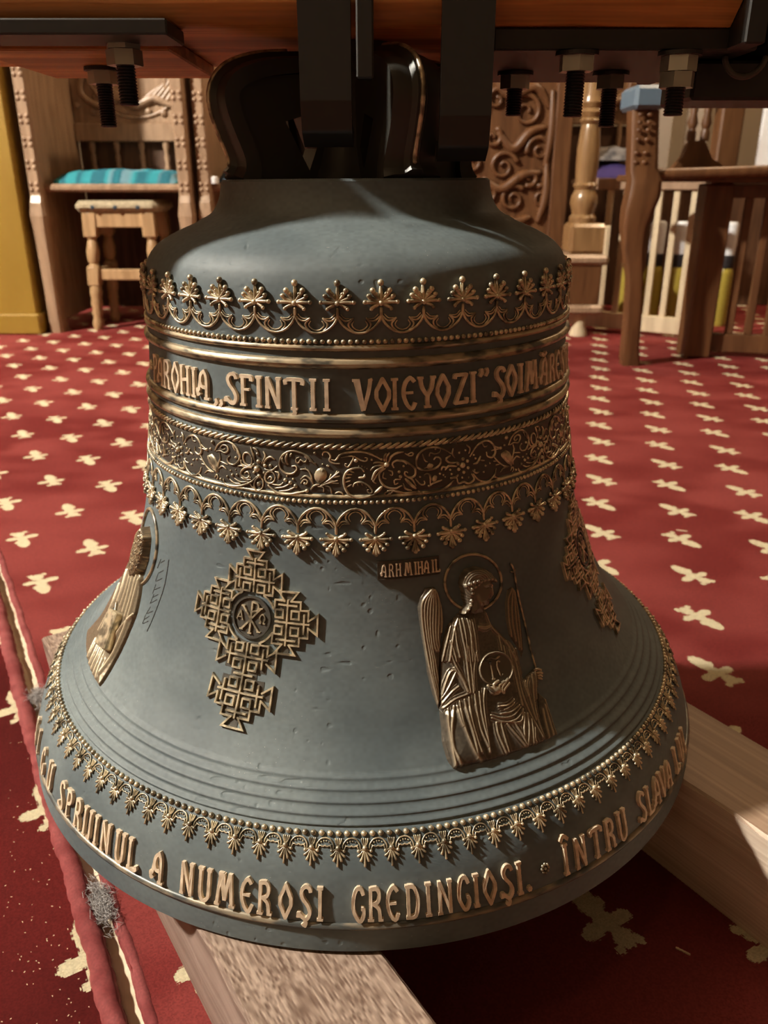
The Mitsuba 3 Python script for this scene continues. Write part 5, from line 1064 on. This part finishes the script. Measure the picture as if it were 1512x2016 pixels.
# pale rail with slats, jars behind it
t = thing('slatted_rail', 'pale wooden rail with upright slats behind the curved chair leg', 'railing')
ra, rb = np.array([.755, 3.335]), np.array([1.20, 3.03])
rd = (rb - ra) / np.linalg.norm(rb - ra); rn_ = np.array([-rd[1], rd[0]])
Lr = np.linalg.norm(rb - ra)
def along(u, w, d, z0, z1, c=.003, off=0.0):
    return obox(ra + rd * u + rn_ * off, rd, rn_, w, d, z0, z1, c)
obj('bottom_rail', along(Lr / 2, Lr, .035, .012, .072), 'm_pale', t)
obj('top_rail', along(Lr / 2, Lr, .040, .520, .560), 'm_oak', t)
for u in np.arange(.12, Lr - .02, .062):
    obj('slat', along(u, .022, .016, .071, .521, .002), 'm_pale', t)
JL = ['yellow jar with dark neck behind the first slats, nearest the turned column', 'yellow jar with dark neck behind the rail, second from the turned column', 'yellow jar with dark neck behind the rail, third from the turned column', 'yellow jar with dark neck behind the rail, partly behind the brown bench post', 'yellow jar with dark neck seen between the brown bench slats']
for i in range(5):
    c = np.array([1.03 + .085 * i, 3.50 - .03 * i])
    g = thing('jar', JL[i], 'jar', 'jars behind the rail')
    obj('body', lathe([(.0005, 0), (.036, 0), (.038, .01), (.038, .20), (.030, .225), (.0005, .226)], 18, *c), 'm_jar', g, smooth=40)
    obj('neck', lathe([(.0005, .224), (.030, .225), (.032, .24), (.032, .275), (.0005, .276)], 18, *c), 'm_black', g, smooth=40)
    obj('cap', lathe([(.0005, .275), (.030, .276), (.031, .39), (.024, .40), (.0005, .40)], 18, *c), 'm_white', g, smooth=40)

# seat with fur and purple cushions behind the rail
t = thing('church_stall', 'brown stall with dark fur and purple cushions between the turned column and the curved leg', 'stall')
obj('seat', bx(.80, 1.05, 3.40, 3.74, .528, .560, .010), 'm_oak', t)
obj('back_panel', bx(.79, 1.10, 3.76, 3.79, .77, 1.15, .004), 'm_oak', t)
obj('carving', cat(leaf_scroll((.93, 3.758, .84), .20, 1)), 'm_oak', t, smooth=True)
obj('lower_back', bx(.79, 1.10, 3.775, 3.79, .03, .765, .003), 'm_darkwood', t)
for x in (.90, .99):
    obj('baluster', lathe([(.0005, .56), (.010, .56), (.008, .60), (.013, .64), (.008, .67), (.012, .72), (.010, .772), (.0005, .772)], 12, x, 3.755), 'm_oak', t, smooth=40)
cushion(.82, 1.03, 3.42, 3.72, .5605, .055, 'm_purple', 'seat_cushion', 'purple cushion lying under the dark fur on the stall seat')
cushion(.83, 1.01, 3.44, 3.72, .624, .050, 'm_fur', 'fur_cushion', 'dark grey fur cushion on top of the purple one')

# chair with the curved leg
t = thing('armchair', 'dark brown carved armchair with a curved front leg and grey-blue arm pad', 'chair')
def cabriole():
    st = [(0, .795, .056), (.025, .790, .055), (.06, .786, .050), (.15, .782, .048), (.27, .772, .046), (.36, .757, .058), (.42, .752, .070), (.47, .760, .085), (.51, .770, .092), (.55, .772, .088), (.58, .762, .080), (.66, .757, .078), (.738, .752, .078)]
    V, F = [], []
    for z, x, w in st:
        for sx, sy in ((-.5, -.4), (-.36, -.5), (.36, -.5), (.5, -.4), (.5, .4), (.36, .5), (-.36, .5), (-.5, .4)):
            V.append((x + sx * w, 2.60 + sy * max(.05, w * .9) - .02 * math.sin(z * 5), z))
    k = 8
    for i in range(len(st) - 1):
        for j in range(k):
            a, b, c, e = i * k + j, i * k + (j + 1) % k, (i + 1) * k + (j + 1) % k, (i + 1) * k + j
            F += [[a, b, c], [a, c, e]]
    for base in (0, (len(st) - 1) * k):
        for j in range(1, k - 1):
            F.append([base, base + j, base + j + 1])
    m = trimesh.Trimesh(np.array(V), F, process=False); m.fix_normals()
    return m
lg = obj('front_leg', cabriole(), 'm_brown', t, smooth=35)
for z in (.60, .625, .66, .685, .705, .725):
    obj('stud', cat([ball((.745 + dx, 2.560, z), .008, 1, (1, .6, .8)) for dx in (-.012, .014)]), 'm_brown', lg, smooth=True)
obj('arm_pad', bx(.706, .796, 2.54, 2.70, .7385, .800, .010), 'm_greyblue', t)
obj('seat_rail', tube(smoothline(np.array([[.80, 2.60, .568], [.95, 2.585, .572], [1.15, 2.58, .578], [1.45, 2.60, .585]]), .02), .0165, 10), 'm_brown', t, smooth=True)
obj('seat_board', bx(.79, 1.50, 2.60, 2.97, .547, .568, .004), 'm_brown', t)
lyre = Polygon([(.86, .58), (.905, .585), (.935, .62), (.945, .655), (.955, .665), (.998, .667), (1.008, .650), (1.028, .615), (1.07, .592), (1.105, .585), (1.105, .575), (.86, .572)])
lm_ = extrude(lyre, .03); v = np.array(lm_.vertices); lm_.vertices = np.stack([v[:, 0], 2.76 + v[:, 2], v[:, 1]], 1); lm_.fix_normals()
obj('bracket', lm_, 'm_brown', t)
for x in (.958, 1.000):
    obj('baluster', lathe([(.0005, .664), (.014, .665), (.014, .69), (.010, .70), (.016, .715), (.010, .74), (.014, .78), (.0005, .80)], 14, x, 2.775), 'm_brown', t, smooth=40)
obj('rear_post', bx(1.10, 1.175, 2.92, 2.99, .02, 1.0, .006), 'm_brown', t)
obj('top_rail', bx(.79, 1.60, 2.93, 2.975, .795, .850, .006), 'm_brown', t)
t = thing('bench_end', 'brown slatted bench end at the edge, standing beyond the curved chair leg', 'bench')
obj('front_post', bx(1.005, 1.092, 2.70, 2.79, 0, .542, .006), 'm_brown', t)
ba, bb = np.array([1.09, 2.76]), np.array([1.60, 2.62])
bd = (bb - ba) / np.linalg.norm(bb - ba); bn = np.array([-bd[1], bd[0]])
def along2(u, w, d, z0, z1):
    return obox(ba + bd * u, bd, bn, w, d, z0, z1, .003)
obj('bottom_rail', along2(.26, .52, .034, .015, .075), 'm_brown', t)
obj('top_rail', along2(.26, .52, .034, .50, .540), 'm_brown', t)
for u in (.07, .13, .19, .25, .31, .37, .43):
    obj('slat', along2(u, .026, .018, .074, .501), 'm_brown', t)
# things seen through the gaps
k = thing('cabinet', 'low dark cabinet standing in the gap beyond the bench end', 'cabinet')
obj('body', bx(1.00, 1.95, 3.95, 4.3, 0, .55, .004), 'm_darkwood', k)
obj('top', bx(.98, 1.97, 3.93, 4.32, .55, .575, .004), 'm_brown', k)
for x, w, z1, lab in ((1.275, .075, .93, 'narrow white upright shape on the dark cabinet, nearest the curved leg'), (1.43, .10, .90, 'white upright shape on the dark cabinet beside the two small balusters'), (1.56, .06, .86, 'slim white upright shape on the dark cabinet behind the chair post'), (1.80, .15, .92, 'wide white upright shape on the dark cabinet at the far end')):
    k = obj('white_board', bx(x - w / 2, x + w / 2, 4.07, 4.095, .576, z1, .003), 'm_white')  # plain white slabs for blurred upright shapes of unclear nature
    labels[k] = {'label': lab, 'category': 'board', 'group': 'white shapes on the cabinet'}

# small things on the carpets
k = obj('wood_splinter', bx(-.0055, .0055, -.0006, .0006, 0, .0012), 'm_pale', tw=T().translate([.230, .447, .0003]).rotate([0, 0, 1], -35))
labels[k] = {'label': 'tiny pale wood splinter lying in the dark between the two beams', 'category': 'splinter'}
k = obj('wood_splinter', bx(-.009, .009, -.0008, .0008, 0, .0012), 'm_pale', tw=T().translate([.505, 1.255, .0003]).rotate([0, 0, 1], -20))
labels[k] = {'label': 'thin pale splinter lying on the red carpet by the far fleurs', 'category': 'splinter'}
def lint(c, n_, sx, sy, seed):
    rg = np.random.default_rng(seed); ms = []
    for i in range(n_):
        o = rg.normal(0, 1, 2) * [sx, sy]; a = rg.uniform(0, 6.28); L = rg.uniform(.004, .010); h = rg.uniform(.0005, .006)
        p = np.array([c[0], c[1], .001]) + np.r_[gd * o[0] + gn * o[1], h]
        d = np.array([math.cos(a), math.sin(a), rg.normal(0, .3)]); e = np.array([-math.sin(a), math.cos(a), 0]) * rg.normal(0, .003)
        ms.append(tube(np.array([p - d * L / 2, p + e, p + d * L / 2]), .0002, 3))
    return cat(ms)
principled('m_lint', (0.27, 0.25, 0.24), 0.95)
k = obj('lint_tuft', lint(np.array([-.231, .490]), 620, .011, .0032, 3), 'm_lint', kind='stuff')
labels[k] = {'label': 'grey fluff caught on the carpet edge by the beam', 'category': 'lint', 'kind': 'stuff'}
k = obj('lint_tuft', lint(np.array([-.395, .775]), 600, .008, .004, 4), 'm_lint', kind='stuff')
labels[k] = {'label': 'pale fluff caught in the carpet gap beside the bell rim', 'category': 'lint', 'kind': 'stuff'}
rg = np.random.default_rng(11); ms = []
for i in range(380):
    u = rg.normal(.80, .20); w = -.02 - abs(rg.normal(0, .06))
    c = G0 + gd * u + gn * w
    L = rg.uniform(.0004, .0016); a = rg.uniform(0, 3.14)
    m = bx(-L / 2, L / 2, -.00028, .00028, 0, .0004); m.apply_transform(trimesh.transformations.rotation_matrix(a, [0, 0, 1])); m.apply_translation([c[0], c[1], -.0004])
    ms.append(m)
k = obj('wood_chips', cat(ms), 'm_pale')
labels[k] = {'label': 'scatter of tiny wood chips on the dark red carpet strip', 'category': 'wood chips', 'kind': 'stuff'}

for k, v in {'church_bell__archangel_relief': 'raised winged figure with halo, staff and lettered orb', 'church_bell__saint_relief': 'raised haloed figure holding a book, at the left edge of the bell', 'church_bell__cross': 'openwork brass cross with a round monogram medallion', 'church_bell__frieze': 'band of brass scrolls, buds and blossoms round the waist',
             'church_bell__parish_inscription': 'upper line of raised brass letters', 'church_bell__donor_inscription': 'lower line of raised brass letters near the rim', 'church_bell__name_plate': 'small dark plate with the archangel name', 'church_bell__body': 'slate grey patinated bronze', 'church_bell__rope_border': 'twisted brass rope line', 'headstock__timber': 'orange-brown timber', 'armchair__arm_pad': 'grey-blue pad', 'analogion__column': 'glossy turned column'}.items():
    labels[k] = {**labels.get(k, {}), 'label': v}
